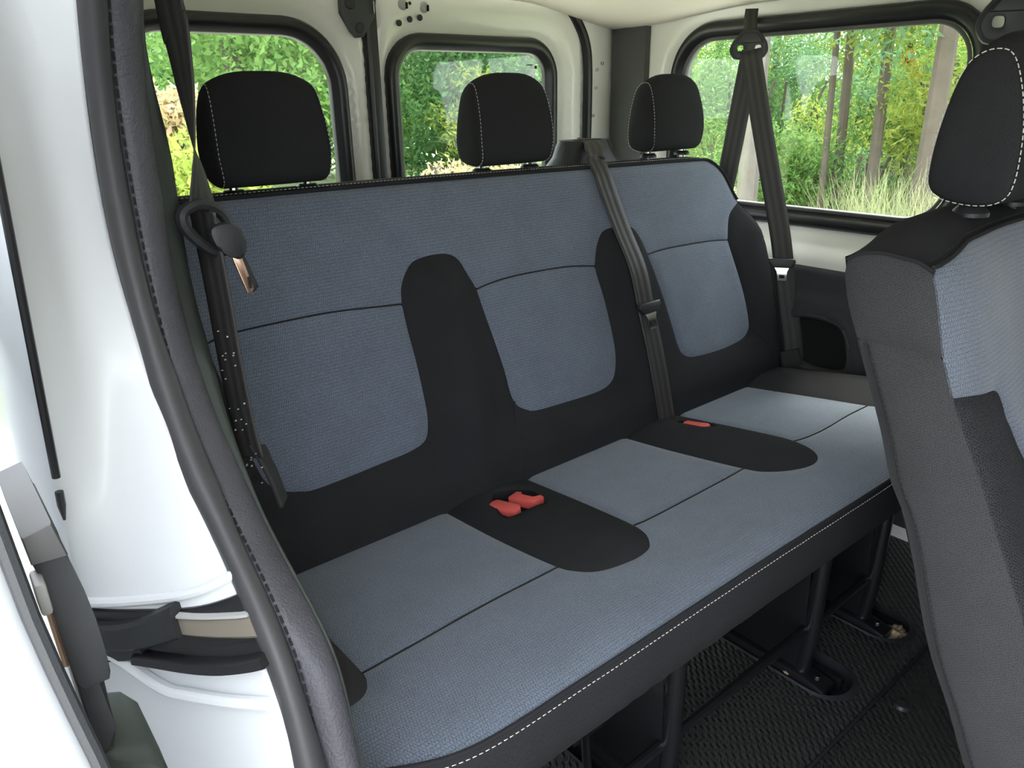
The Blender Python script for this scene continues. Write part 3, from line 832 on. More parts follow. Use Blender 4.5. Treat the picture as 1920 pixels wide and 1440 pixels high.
# cushion
fc = lambda x, y: np.stack([x, y, cush_z(x, y)], 1)
NC = (0, .16, .987)
in1 = arc([(.6131, .96), (.6131, .9321), (.6037, .781), (.6023, .6524), (.6106, .613), (.6331, .5866), (.6792, .5731), (.7111, .5747), (.729, .5841), (.7496, .6097), (.762, .6519), (.7792, .7726), (.7948, .9345), (.7955, .96)])
in2 = arc([(1.0614, .96), (1.0614, .9329), (1.0514, .8019), (1.0471, .6421), (1.058, .60), (1.0883, .5712), (1.1267, .5592), (1.1626, .5714), (1.1896, .6049), (1.210, .66), (1.220, .73), (1.228, .8224), (1.235, .96)])
nf = arc([(.312, .96), (.304, .80), (.2950, .648), (.288, .615), (.272, .592), (.25, .579), (.22, .572), (.165, .572)])
ff_ = arc([(1.490, .96), (1.4825, .7514), (1.4768, .645), (1.480, .61), (1.495, .583), (1.525, .572), (1.56, .568), (1.645, .568)])
def split_at(P, y):     # index of the first and last point below y
    i = np.where(P[:, 1] < y)[0]; return i[0], i[-1]
a1, b1 = split_at(in1, .648); a2, b2 = split_at(in2, .645); an, _ = split_at(nf, .648); af, _ = split_at(ff_, .645)
s1 = arc([nf[an], (.3834, .6391), (.48, .643), in1[a1]]); s2 = arc([in1[b1], (.85, .6405), (.95, .6405), in2[a2]]); s3 = arc([in2[b2], (1.29, .633), (1.40, .637), ff_[af]])
E0 = [(.165, .565), (.180, .530), (.2251, .490), (.3094, .4513), (.463, .4457), (.6266, .4450), (.8577, .4430), (1.1309, .439), (1.50, .439), (1.60, .450), (1.638, .49), (1.645, .568)]
edge = arc(E0, 10)
for q in (s1, s2, s3):
    MB().tube(np.stack([q[:, 0], q[:, 1], cush_z(q[:, 0], q[:, 1]) + .0003], 1), .0011, 6).build('panel_seam', 'dark_thread', bench)
region('front_cushion_cloth', np.vstack([nf[an:][::-1][:-1], s1[:-1], in1[a1:b1 + 1][:-1], s2[:-1], in2[a2:b2 + 1][:-1], s3[:-1], ff_[af:][:-1], edge[::-1]]), fc, 'blue_cloth', bench, puff=.003, normal=NC, step=.008)
region('seat_cushion_cloth', np.vstack([nf[:an + 1][:-1], s1[:-1], in1[:a1 + 1][::-1]]), fc, 'blue_cloth', bench, puff=.004, normal=NC)
region('seat_cushion_cloth', np.vstack([in1[b1:][::-1][:-1], s2[:-1], in2[:a2 + 1][::-1]]), fc, 'blue_cloth', bench, puff=.004, normal=NC)
region('seat_cushion_cloth', np.vstack([in2[b2:][::-1][:-1], s3[:-1], ff_[:af + 1][::-1]]), fc, 'blue_cloth', bench, puff=.004, normal=NC)
well1 = spline([(.6860, .896), (.7105, .8976), (.7480, .884), (.7530, .8583), (.7350, .8100), (.704, .8010), (.6640, .8082), (.6550, .8290)], 5, True)
well2 = rrect(1.168, 1.2135, .815, .888, .012, 4)
region('buckle_insert', in1, fc, 'black_cloth', bench, holes=[well1], puff=.007, fall=.012, normal=NC, step=.008)
region('buckle_insert', in2, fc, 'black_cloth', bench, holes=[well2], puff=.007, fall=.012, normal=NC, step=.008)
region('cushion_bolster', np.vstack([nf, [(.165, .96)]]), fc, 'black_twill', bench, puff=.005, normal=NC)
region('cushion_bolster', np.vstack([ff_, [(1.645, .96)]]), fc, 'black_cloth', bench, puff=.005, normal=NC)
for wl in (well1, well2):
    O = resample(wl, .008, True); n = len(O); t3 = fc(O[:, 0], O[:, 1]) + np.array([0, 0, .001])
    V = np.vstack([t3, t3 - np.array([0, 0, .035])]); F = [(k, (k + 1) % n, n + (k + 1) % n, n + k) for k in range(n)] + [tuple(range(n, 2 * n))]
    MB().add(V, F).build('buckle_well', 'black_plastic', bench)
e3 = fc(edge[:, 0], edge[:, 1])
T = np.gradient(edge, axis=0); Nn = np.stack([T[:, 1], -T[:, 0]], 1); Nn /= np.linalg.norm(Nn, axis=1)[:, None]
rows = []
for o_, d_ in ((.0, -.001), (.003, -.006), (.005, -.02), (.005, -.05), (.003, -.078), (-.004, -.084)):
    q = e3.copy(); q[:, :2] += Nn * o_; q[:, 2] += d_
    if d_ < -.01: q[:, 1] += .0008 * np.sin(q[:, 0] * 190) * np.exp(-((q[:, 0] - .60) / .18) ** 2)
    rows.append(q)
val = loft('front_valance', rows, 'black_cloth', bench)
pp = e3.copy(); pp[:, :2] += Nn * .001; MB().tube(pp + np.array([0, 0, .0005]), .0026, 8).build('cushion_piping', 'black_cloth', bench)
st = e3.copy(); st[:, :2] += Nn * .0042; dashes('cushion_stitching', st + np.array([0, 0, -.0075]), bench, 'thread', .0042, .0030, .00055)
MB().box((.19, .47, .300), (1.62, .93, .318), .006).build('seat_pan', 'black_steel', bench)
MB().box((.18, .93, .22), (1.63, .945, .34), .004).build('hinge_beam', 'black_steel', bench)

def headrest(parent, cx, cy, z0, w, h, tilt=0.0, deep=1.0):
    prof = spline([(.045, .012), (.049, .050), (.040, .130), (.028, .172), (.004, .187), (-.018, .172), (-.038, .095), (-.042, .030), (-.028, .004), (.010, .000)], 7, True)
    prof = prof * np.array([deep, h / .187]); cen = np.array([.003, h * .5]); m = len(prof)
    rings = []
    tk = [(-1, .90), (-.985, .95), (-.95, .985), (-.90, 1.0)] + [(t, 1.0) for t in np.linspace(-.8, .8, 13)] + [(.90, 1.0), (.95, .985), (.985, .95), (1, .90)]
    for t, k in tk:
        p = cen + (prof - cen) * k
        zz = p[:, 1].copy(); f = ss(zz, .25 * h, h)
        zz = zz * (1 - .13 * abs(t) ** 3 * f) + .012 * abs(t) ** 5 * (1 - ss(zz, 0, .25 * h)) * 0
        x = t * w / 2 * (1.0 - .07 * ss(zz, .3 * h, h) + 0 * zz) - np.sign(t) * 0
        x = x * (1 - .05 * (1 - ss(zz, 0, .3 * h)))
        yy = p[:, 0] + tilt * zz + .006 * (1 - t * t) * -1 * (prof[:, 0] < 0)
        rings.append(np.stack([cx + x, cy + yy, z0 + zz], 1))
    V = np.vstack(rings); F = []
    for k in range(len(rings) - 1):
        for i in range(m): F.append((k * m + i, k * m + (i + 1) % m, (k + 1) * m + (i + 1) % m, (k + 1) * m + i))
    V = list(V); UVx = []
    for k, sgn in ((0, -1), (len(rings) - 1, 1)):
        base = rings[k]; c = base.mean(0); prev = [k * m + i for i in range(m)]
        for f_, bo in ((.8, .004), (.5, .007), (.2, .008)):
            idx = []
            for i in range(m):
                V.append(c + (base[i] - c) * f_ + np.array([sgn * bo, 0, 0])); idx.append(len(V) - 1)
            for i in range(m): F.append((prev[i], prev[(i + 1) % m], idx[(i + 1) % m], idx[i]))
            prev = idx
        F.append(tuple(prev))
    V = np.array(V)
    o = mesh('headrest', V, F, 'black_cloth', parent, True, np.stack([V[:, 0] + V[:, 1], V[:, 2]], 1))
    bm = bmesh.new(); bm.from_mesh(o.data); bmesh.ops.recalc_face_normals(bm, faces=bm.faces[:]); bm.to_mesh(o.data); bm.free()
    big = h > .18
    for k in (2, len(rings) - 3):
        R_ = rings[k]; c = R_.mean(0); q = R_ + (R_ - c) / np.linalg.norm(R_ - c, axis=1)[:, None] * .0012 + np.array([(-1 if k == 2 else 1) * .0012, 0, 0])
        q = np.vstack([q, q[:1]])
        dashes('stitching', q, o, 'thread', .0050 if big else .0038, .0026, .00065 if big else .0005)
    return o
for cx in (.460, .918, 1.378):
    h = headrest(bench, cx, 1.122, .8830, .176, .157, 0.0, .80)
    for s in (-1, 1):
        MB().tube([(cx + s * .058, 1.124, .86), (cx + s * .058, 1.124, .91)], .0065, 10).build('post', 'chrome', h)
        MB().disc((cx + s * .058, 1.124, .870), .018, 2, .009, 20, .5).build('post_guide', 'black_plastic', h)

# belt reel housing on the top of the bench
hs = MB()
base = rrect(1.078, 1.262, 1.125, 1.215, .035, 6); mid_ = rrect(1.092, 1.243, 1.130, 1.208, .034, 6); topo = rrect(1.100, 1.232, 1.138, 1.202, .030, 6)
V = [(*p, .862) for p in base] + [(*p, .880) for p in mid_] + [(*p, .905) for p in topo] + [(*(np.array(p) * .93 + np.array([1.166, 1.17]) * .07), .913) for p in topo]
n = len(base); F = [(k * n + i, k * n + (i + 1) % n, (k + 1) * n + (i + 1) % n, (k + 1) * n + i) for k in range(3) for i in range(n)] + [tuple(3 * n + i for i in range(n))]
hz_ = MB().add(V, F).build('belt_reel_cover', 'black_plastic', bench)
MB().box((1.130, 1.148, .911), (1.196, 1.166, .9145), .001).build('belt_slot', 'hole_dark', hz_)

# legs, feet and tubes under the bench
def leg(x):
    o = MB().tube(spline([(x, .500, .285), (x, .500, .20), (x, .502, .09), (x, .512, -.010)], 6), .014, 12).build('leg', 'black_steel', bench)
    MB().prism([(.505, .02), (.515, .300), (.800, .300), (.760, .11), (.700, .02)], 0, x - .012, x - .009, .001).build('side_plate', 'black_steel', o)
    MB().prism([(.455, -.020), (.455, .008), (.50, .016), (.80, .016), (.86, -.020)], 0, x - .020, x + .020, .004).build('foot_plate', 'black_steel', o)
    for (y, z) in ((.58, .152), (.70, .21)): MB().disc((x - .012, y, z), .0085, 0, -.006, 6, .2).build('bolt', 'chrome', o)
    for y in (.478, .535): MB().disc((x, y, .012), .0065, 2, .007, 8).build('foot_bolt', 'black_steel', o)
    return o
for x in (.700, 1.092, 1.318): leg(x)
MB().tube([(.24, .508, .112), (.7, .508, .110), (1.0, .508, .108), (1.34, .508, .108)], .0085, 10).build('cross_tube', 'black_steel', bench)
MB().tube([(.24, .742, .13), (.7, .742, .13), (1.34, .742, .13)], .010, 10).build('cross_tube', 'black_steel', bench)
MB().tube(spline([(.56, .53, .10), (.62, .60, .13), (.68, .68, .16), (.70, .74, .17)], 5), .007, 8).build('release_bar', 'black_steel', bench)
MB().box((.60, .62, .10), (.665, .68, .19), .004).box((.60, .60, .09), (.70, .66, .10), .002).build('latch_block', 'black_steel', bench)
MB().tube(spline([(.655, .64, .20), (.655, .62, .235), (.672, .605, .245), (.690, .61, .225), (.690, .63, .20)], 5), .006, 8).build('latch_hook', 'grey_plastic', bench)
MB().box((1.02, .60, .09), (1.07, .68, .20), .006).build('latch_block', 'black_steel', bench)

# ---------------------------------------------------------------- buckles
def buckle(x, y, rot, label, notch=False):
    z = float(cush_z(x, y)) - .016
    t = thing('seat_belt_buckle', label, 'buckle', (x, y, z - .02), group='red seat belt buckles in the bench cushion')
    R = Matrix.Rotation(rot, 3, 'Z') @ Matrix.Rotation(math.radians(9.4), 3, 'X').inverted()
    c = Vector((x, y, z))
    b = MB()
    if notch:
        o = [(-.015, -.029), (.013, -.029), (.016, -.020), (.001, -.016), (.001, .015), (.012, .019), (.009, .029), (-.015, .027)]
    else:
        o = [(-.012, -.030), (.006, -.030), (.013, -.022), (.013, .027), (.006, .031), (-.012, .028)]
    b.prism(o, 2, 0, .016, .0022, 2)
    b.V = [tuple(c + R @ Vector(v)) for v in b.V]
    b.build('release_button', 'red_plastic', t)
    q = MB().box((-.015, -.033, -.022), (.015, .033, .003), .002); q.V = [tuple(c + R @ Vector(v)) for v in q.V]
    q.build('buckle_body', 'black_plastic', t)
    return t
buckle(.6785, .849, .16, 'red release buckle in the nearest black insert, the one closer to the door')
buckle(.7265, .851, .16, 'red notched release buckle in the nearest black insert, the one farther from the door', True)
buckle(1.194, .851, .10, 'single red release buckle in the farther black insert')

# ---------------------------------------------------------------- seat belts
def tongue(parent, p, ax, nrm, down, chrome='chrome', w=.052):
    """plastic grip across the strap (ax), steel plate hanging along `down`"""
    p = Vector(p); ax = Vector(ax).normalized(); down = Vector(down).normalized(); nrm = ax.cross(down).normalized()
    if nrm.dot(Vector((0, -1, .2))) < 0 and abs(nrm.y) > .2: nrm = -nrm
    M = Matrix((ax, down, nrm)).transposed()
    def put(b): b.V = [tuple(p + M @ Vector(v)) for v in b.V]; return b
    g = put(MB().prism([(-w * .62, -.004), (-w * .58, -.012), (w * .58, -.012), (w * .62, -.004), (w * .42, .010), (-w * .42, .010)], 2, -.002, .010, .003, 3)).build('tongue_grip', 'black_plastic', parent)
    b = MB().prism([(-.019, .008), (.019, .008), (.011, .020), (.011, .043), (-.011, .043), (-.011, .020)], 2, .003, .0055, .0008)
    t = put(b).build('tongue', chrome, parent)
    put(MB().box((-.006, .028, .0050), (.006, .036, .0060))).build('tongue_slot', 'hole_dark', t)
    return g
# middle belt
b2 = thing('seat_belt', 'black belt lying over the backrest between the middle and far seats', 'seat belt', (1.19, .92, .34), group='seat belts')
P2 = [(1.1235, 1.0925, .8790), (1.1180, 1.0775, .8660), (1.1175, 1.0640, .8480), (1.1220, 1.0500, .8130), (1.1270, 1.0170, .7475), (1.1310, .9760, .6750), (1.1390, .9560, .5934), (1.1450, .9350, .5188), (1.1540, .9190, .4398), (1.1690, .9080, .3507)]
P2 = [(1.163, 1.158, .9155), (1.150, 1.125, .905), (1.128, 1.098, .890)] + P2
ribbon('webbing', P2, [(1, 0, 0)] * 3 + [(1, -.05, 0)] * 10, .046, 'webbing', b2)
tongue(b2, np.array(P2[9]) + np.array([.0, -.004, .004]), (1, .0, .03), None, np.array(P2[10]) - np.array(P2[9]))
# far belt
b3 = thing('seat_belt', 'black belt hanging in front of the far side window in a steep inverted V', 'seat belt', (1.66, .91, .35), group='seat belts')
wd = (.52, -.85, 0)
ribbon('webbing', [(1.655, 1.115, 1.092), (1.652, 1.07, .95), (1.650, 1.025, .814), (1.650, .985, .69), (1.652, .965, .61), (1.655, .945, .52), (1.658, .925, .44), (1.660, .912, .375)], [wd] * 8, .047, 'webbing', b3)
ribbon('webbing', [(1.672, 1.122, 1.092), (1.672, 1.138, .98), (1.674, 1.155, .86), (1.676, 1.18, .70), (1.678, 1.21, .50)], [wd] * 5, .047, 'webbing', b3)
ribbon('anchor_strap', [(1.702, 1.152, 1.185), (1.690, 1.145, 1.165), (1.676, 1.134, 1.140), (1.668, 1.128, 1.118)], [wd] * 4, .030, 'webbing', b3)
# guide ring: a half-moon plate with two windows
def guide(parent, c, ax, s=1.0):
    c = Vector(c); ax = Vector(ax).normalized(); up = Vector((0, 0, 1)); nm = ax.cross(up)
    M = Matrix((ax, up, nm)).transposed()
    out = [(-.036, -.016), (-.040, -.004), (-.033, .012), (-.016, .030), (.0, .035), (.016, .030), (.033, .012), (.040, -.004), (.036, -.016), (.024, -.024), (-.024, -.024)]
    out = spline(out, 3, True) * s
    hole1 = rrect(-.027 * s, -.013 * s, -.009 * s, .004 * s, .004 * s, 3); hole2 = rrect(.013 * s, .027 * s, -.009 * s, .004 * s, .004 * s, 3)
    for d, fl in ((.004, False), (-.004, True)):
        o = region('guide_ring', out, lambda u, v: np.array([list(c + M @ Vector((a, b_, d))) for a, b_ in zip(u, v)]), 'black_plastic', parent, holes=[hole1, hole2], step=.006, flip=fl, puff=.002, fall=.004, sink=0, normal=tuple(nm * (1 if d > 0 else -1)))
    q = MB().tube([c + M @ Vector((a, b_, 0)) for a, b_ in np.vstack([out, out[:1]])], .0042 * s, 8); q.build('guide_rim', 'black_plastic', parent)
    q = MB()
    q.prism([(-.032 * s, .008 * s), (.032 * s, .008 * s), (.016 * s, .030 * s), (-.016 * s, .030 * s)], 2, .0, .010, .003); q.V = [tuple(c + M @ Vector(v)) for v in q.V]
    q.build('guide_cover', 'black_plastic', parent)
guide(b3, (1.660, 1.122, 1.100), wd)
tongue(b3, (1.647, .967, .612), wd, None, (.0, -.12, -1))
ribbon('webbing_end', [(1.648, .922, .400), (1.650, .914, .375), (1.652, .906, .350)], [wd] * 3, .050, 'webbing_plain', b3, .006)
MB().tube([(1.655, .95, .375), (1.640, .905, .335), (1.632, .88, .325)], .0025, 6).tube([(1.662, .94, .37), (1.648, .90, .335), (1.642, .87, .325)], .0025, 6).tube([(1.668, .895, .365), (1.668, .885, .33)], .002, 6).build('anchor_rod', 'chrome', b3)
# near belt
b1_ = thing('seat_belt', 'dusty twisted black belt hanging beside the near pillar', 'seat belt', (.225, .68, .60), group='seat belts')
wa = (-.17, .98, 0); wv = (.31, .95, 0); wb = (.75, .66, 0)
ribbon('webbing', [(.225, .725, 1.22), (.225, .7162, 1.0795), (.225, .7103, 1.0549), (.225, .7091, 1.0134), (.225, .712, .9662), (.225, .7131, .9425), (.225, .718, .9092)], [wa, wa, (-.15, .98, 0), (.0, 1, 0), (.26, .96, 0), (.48, .87, 0), wb], .046, 'webbing', b1_)
ribbon('webbing', [(.225, .718, .9092), (.226, .7197, .8847), (.226, .7139, .8351), (.226, .7101, .7611), (.226, .7008, .6956), (.227, .6919, .6632)], [(-.17, .98, 0)] * 6, .046, 'webbing', b1_)
lp = spline([(.2065, .700, .912), (.200, .698, .905), (.204, .700, .893), (.222, .705, .874), (.238, .710, .870), (.246, .712, .884), (.240, .712, .903), (.222, .705, .914)], 5, True)
MB().tube(lp, .0055, 8, close=True).build('tongue_loop', 'black_plastic', b1_)
MB().prism(spline([(.222, .893), (.236, .897), (.251, .889), (.252, .874), (.246, .862), (.234, .868), (.224, .878)], 3, True), 1, .692, .706, .004).build('tongue_grip', 'black_plastic', b1_)
pl = MB().prism([(.2375, .868), (.2465, .867), (.2545, .833), (.2515, .829), (.2475, .830)], 1, .695, .698, .0006).build('tongue', 'copper_steel', b1_)
MB().box((.2500, .6935, .834), (.2520, .6948, .845)).build('tongue_slot', 'hole_dark', pl)
MB().prism([(.2470, .868), (.2500, .867), (.2600, .834), (.2550, .829), (.2540, .833)], 1, .697, .7005, .0006).build('tongue_edge', 'black_plastic', b1_)
ribbon('webbing_end', [(.236, .700, .672), (.238, .690, .660), (.242, .682, .640), (.246, .676, .612)], [(.5, .86, 0)] * 4, .030, 'webbing_plain', b1_, .004)
specks = MB()
for k in range(26):
    t = random.random(); z = .80 - .16 * t; y = float(np.interp(z, [.66, .6956, .7611, .8351], [.69, .7008, .7101, .7139])) + random.uniform(-.02, .02)
    r = random.uniform(.0002, .0004); specks.box((.2225 - .17 * (y - .705), y - r, z - r * 2), (.2242 - .17 * (y - .705), y + r, z + r * 2))
sk = specks.build('paint_specks', 'light_grey_plastic', b1_, smooth=False); sk['kind'] = 'stuff'

# guide of the next belt, on the side wall behind the forward headrest
b4 = thing('seat_belt', 'belt guide half hidden behind the forward headrest, upper right corner', 'seat belt', (1.62, .55, 1.05), group='seat belts')
guide(b4, (1.64, .558, 1.115), wd, 1.5)
ribbon('webbing', [(1.652, .560, 1.095), (1.652, .545, .95), (1.652, .53, .80)], [wd] * 3, .047, 'webbing', b4)

# ---------------------------------------------------------------- forward seat (seen from its side)
fs = thing('front_seat', 'dark grey and blue forward seat with tall headrest at the right edge', 'seat', (1.2, .10, 0))
rear_edge = [(.4011, .8236), (.4023, .8064), (.3935, .7733), (.3769, .7346), (.3601, .695), (.3346, .636), (.3137, .5796), (.2868, .528), (.2412, .3974), (.2054, .3243), (.1736, .2543)]
zf = np.linspace(.25, .820, 40); front_edge = [(float(fseat_y(FX, z)), z) for z in zf]
so = np.vstack([arc([(.3080, .823), (.3242, .831), (.3456, .8341), (.3669, .8356), (.3888, .8313), (.4011, .8236)])[:-1], arc(rear_edge)[:-1], [rear_edge[-1]], front_edge])
side_map = lambda y, z: np.stack([FX - .0 + 0 * y, y, z], 1)
upper = np.array([p for p in so])
cutz = lambda y: .735 - .0 * y
def clip_poly(poly, keep_above, zc):
    out = []; n = len(poly)
    for i in range(n):
        a, b = poly[i], poly[(i + 1) % n]; ia = (a[1] >= zc) == keep_above; ib = (b[1] >= zc) == keep_above
        if ia: out.append(a)
        if ia != ib:
            t = (zc - a[1]) / (b[1] - a[1]); out.append(a + (b - a) * t)
    return np.array(out)
region('side_cloth', clip_poly(so, True, .735), side_map, 'black_twill', fs, puff=.012, fall=.020, normal=(-1, 0, 0), step=.010, flip=True)
region('side_cloth', clip_poly(so, False, .735), side_map, 'black_twill', fs, puff=.012, fall=.020, normal=(-1, 0, 0), step=.010, flip=True)
re_ = arc(rear_edge[3:]); q3 = np.stack([0 * re_[:, 0] + FX - .006, re_[:, 0] - .012, re_[:, 1]], 1)
MB().tube(q3, .0022, 6).build('side_seam', 'dark_thread', fs)
dashes('side_stitching', q3 + np.array([-.003, -.006, 0]), fs, 'dark_thread', .004, .003, .0006)
ffm = lambda x, z: np.stack([x, fseat_y(x, z), z], 1)
def ztop(x): return .826 + .017 * ss(np.asarray(x, float), FX, FX + .10) - .017 * ss(np.asarray(x, float), 1.56, 1.66)
xt = np.linspace(FX, 1.66, 60); zt = ztop(xt)
bl = arc([(FX, .6945), (.849, .6910), (.8776, .6880), (.905, .6855), (.9117, .680), (.9090, .6584), (.9111, .630), (.9188, .610), (.928, .56), (.935, .50), (.935, .44)])
blue = np.vstack([np.stack([xt, zt], 1)[::-1][:-1], [(FX, .826)], bl, [(.935, .25), (1.66, .25)]])
region('front_cloth', blue, ffm, 'blue_cloth', fs, puff=.005, normal=(0, -.95, .3), step=.014)
region('front_bolster', np.vstack([bl, [(.935, .25), (FX, .25)]]), ffm, 'black_mesh', fs, puff=.007, normal=(0, -.95, .3), step=.010)
cols_ = []
for t in np.linspace(0, 1, 9):
    yf = fseat_y(xt, zt); q = np.stack([xt, yf * (1 - t) + (yf + .092) * t, zt + (.016 + .006 * ss(xt, FX, FX + .05)) * math.sin(math.pi * t) ** .8 * (.6 + .4 * ss(xt, FX, FX + .1))], 1); cols_.append(q)
loft('top_cloth', cols_, 'black_cloth', fs)
yb = fseat_y(xt, zt) + .092
rows_ = [np.stack([xt, yb, zt], 1)] + [np.stack([xt, 0 * xt + float(np.interp(z, [p[1] for p in rear_edge][::-1], [p[0] for p in rear_edge][::-1])) - .002, 0 * xt + z], 1) for z in (.78, .735, .65, .55, .45, .35, .254)]
loft('rear_cloth', rows_, 'black_cloth', fs)
tq = np.stack([xt, fseat_y(xt, zt) - .003, zt + .002], 1)
MB().tube(tq, .0026, 8).build('top_piping', 'black_cloth', fs)
dashes('top_stitching', tq + np.array([0, .005, .006]), fs, 'dark_thread', .004, .003, .0006)
sq = arc([(.3080, .823), (.3242, .831), (.3456, .8341), (.3669, .8356), (.3888, .8313), (.4011, .8236)])
MB().tube(np.stack([0 * sq[:, 0] + FX - .001, sq[:, 0], sq[:, 1]], 1), .0022, 6).build('shoulder_piping', 'black_cloth', fs)
MB().prism([(-.40, .26), (-.42, .40), (-.36, .43), (.04, .40), (.10, .34), (.10, .26)], 0, .83, 1.66, .02, 3).build('seat_cushion', 'blue_cloth', fs)
for x in (.95, 1.5):
    MB().tube([(x, -.05, .27), (x, -.05, 0.0)], .016, 10).box((x - .03, -.25, .0), (x + .03, .08, .02), .004).build('leg', 'black_steel', fs)
for cx in (1.060, 1.475):
    h = headrest(fs, cx, .342, .874, .196, .187)
    for s in (-1, 1):
        MB().tube([(cx + s * .068, .348, .85), (cx + s * .068, .348, .89)], .0075, 10).build('post', 'black_plastic', h)
        MB().disc((cx + s * .068, .346, .859), .020, 2, .012, 24, .6).build('post_guide', 'black_plastic', h)

# ---------------------------------------------------------------- dirt lumps caught in the rails
def lump(c, r, label, seed, stretch=(1, 1, .6)):
    bm = bmesh.new(); bmesh.ops.create_icosphere(bm, subdivisions=3, radius=1); rr = random.Random(seed)
    ph = [rr.uniform(0, 6) for _ in range(6)]
    for v in bm.verts:
        k = 1 + .18 * math.sin(3 * v.co.x + ph[0]) * math.sin(4 * v.co.y + ph[1]) + .14 * math.sin(7 * v.co.z + ph[2] + 5 * v.co.x) + .08 * math.sin(13 * v.co.y + ph[3])
        v.co = Vector((c[0] + v.co.x * k * r * stretch[0], c[1] + v.co.y * k * r * stretch[1], c[2] + v.co.z * k * r * stretch[2]))
    me = bpy.data.meshes.new('dirt_lump'); bm.to_mesh(me); bm.free()
    o = link('dirt_lump', me, 'dirt'); tag(o, label, 'dirt', 'dirt lumps in the floor rails'); return o
lump((1.352, .452, -.016), .026, 'tan dirt lump in the far floor rail, under the forward seat', 1, (1, .7, .7))
lump((1.083, .527, .004), .011, 'small tan crumb beside the middle bench leg', 2, (1.2, .8, .5))

# ---------------------------------------------------------------- trees and shrubs outside
GZ = -.55
def leaves(name, blobs, n, size, mat, parent, aspect=.5, droop=.2):
    """n small folded leaves scattered through ellipsoid blobs [(cx, cy, cz, rx, ry, rz)]"""
    B_ = np.array(blobs, float); vol = (B_[:, 3] * B_[:, 4] * B_[:, 5]) ** (2 / 3); pick = RNG.choice(len(B_), n, p=vol / vol.sum())
    d = RNG.normal(size=(n, 3)); d /= np.linalg.norm(d, axis=1)[:, None]
    r = RNG.random(n) ** .5
    c = B_[pick, :3] + d * r[:, None] * B_[pick, 3:]
    a = RNG.normal(size=(n, 3)); a[:, 2] -= droop; a /= np.linalg.norm(a, axis=1)[:, None]
    u = RNG.normal(size=(n, 3)); u[:, 2] += .8; b = np.cross(a, u); b /= np.linalg.norm(b, axis=1)[:, None]
    nn = np.cross(a, b)
    s = size * RNG.uniform(.6, 1.3, n)[:, None]
    V = np.empty((n, 4, 3)); V[:, 0] = c - a * s * .5; V[:, 1] = c + b * s * .5 * aspect + nn * s * .12; V[:, 2] = c + a * s * .5; V[:, 3] = c - b * s * .5 * aspect + nn * s * .12
    me = bpy.data.meshes.new(name)
    me.vertices.add(4 * n); me.vertices.foreach_set('co', V.ravel())
    me.loops.add(4 * n); me.loops.foreach_set('vertex_index', np.arange(4 * n))
    me.polygons.add(n); me.polygons.foreach_set('loop_start', np.arange(n) * 4); me.polygons.foreach_set('loop_total', np.full(n, 4))
    me.update(); me.validate()
    o = link(name, me, mat, parent); o['kind'] = 'stuff'; return o
def blobs(c, r, k, spread=1.0, flat=.8, rmin=.35, rmax=.6):
    out = []
    for _ in range(k):
        d = RNG.normal(size=3); d /= np.linalg.norm(d); q = RNG.random() ** .5 * spread
        rr = r * RNG.uniform(rmin, rmax); out.append((c[0] + d[0] * q * r, c[1] + d[1] * q * r, c[2] + d[2] * q * r * flat, rr, rr, rr * .8))
    return out
def trunk(parent, x, y, r, h, mat, lean=(0, 0), wig=.05, name='trunk'):
    P = [(x + lean[0] * t * h + wig * math.sin(3 * t + x), y + lean[1] * t * h + wig * math.cos(2.5 * t + y), GZ - .05 + h * t) for t in np.linspace(0, 1, 9)]
    return MB().tube(spline(P, 3), np.linspace(r * 1.15, r * .6, 25), 9).build(name, mat, parent)
def tree(name, label, x, y, crown, n, size, mat, r, h, bark, group, lean=(0, 0), aspect=.5, extra=None):
    t = thing(name, label, 'tree', (x, y, GZ), group=group)
    trunk(t, x, y, r, h, bark, lean)
    leaves('foliage', crown, n, size, mat, t, aspect)
    if extra: leaves('foliage', extra[0], extra[1], extra[2], extra[3], t, aspect)
    return t
def shrub(name, label, x, y, z, r, n, size, mat, group, aspect=.5, k=12, flat=.8):
    t = thing(name, label, 'shrub', (x, y, GZ), group=group)
    s = MB()
    for q in range(5):
        a = q * 1.26; s.tube(spline([(x, y, GZ - .03), (x + .2 * r * math.cos(a), y + .2 * r * math.sin(a), (GZ + z) / 2), (x + .5 * r * math.cos(a), y + .5 * r * math.sin(a), z + .2 * r)], 4), .018, 6)
    s.build('stem', 'bark_brown', t)
    leaves('foliage', blobs((x, y, z), r, k, 1.0, flat), n, size, mat, t, aspect)
    return t
G1 = 'trees behind the van'; G2 = 'trees beside the van'
# behind, seen through the two rear door windows
tree('leafy_tree', 'dense mid green tree filling the left rear window', 3.3, 8.6, blobs((3.4, 8.6, 1.6), 2.0, 26), 16000, .085, 'leaf_mid', .12, 3.5, 'bark_brown', G1)
tree('leafy_tree', 'green tree with yellowish tips at the right of the left rear window', 5.3, 10.2, blobs((5.2, 10.2, 1.9), 2.0, 24), 14000, .09, 'leaf_mid', .12, 3.5, 'bark_brown', G1, extra=(blobs((4.9, 9.6, 2.0), 1.3, 8), 500, .10, 'leaf_yellow'))
tree('leafy_tree', 'dark green tree seen through the right rear window, left of the headrest', 5.6, 8.0, blobs((5.5, 8.0, 1.2), 1.5, 22), 14000, .075, 'leaf_dark', .10, 3.5, 'bark_brown', G1)
tree('leafy_tree', 'pale green tree behind the dark one in the right rear window', 9.2, 11.2, blobs((9.0, 11.4, 2.2), 2.6, 26), 9000, .13, 'leaf_mid', .14, 4.5, 'bark_brown', G1)
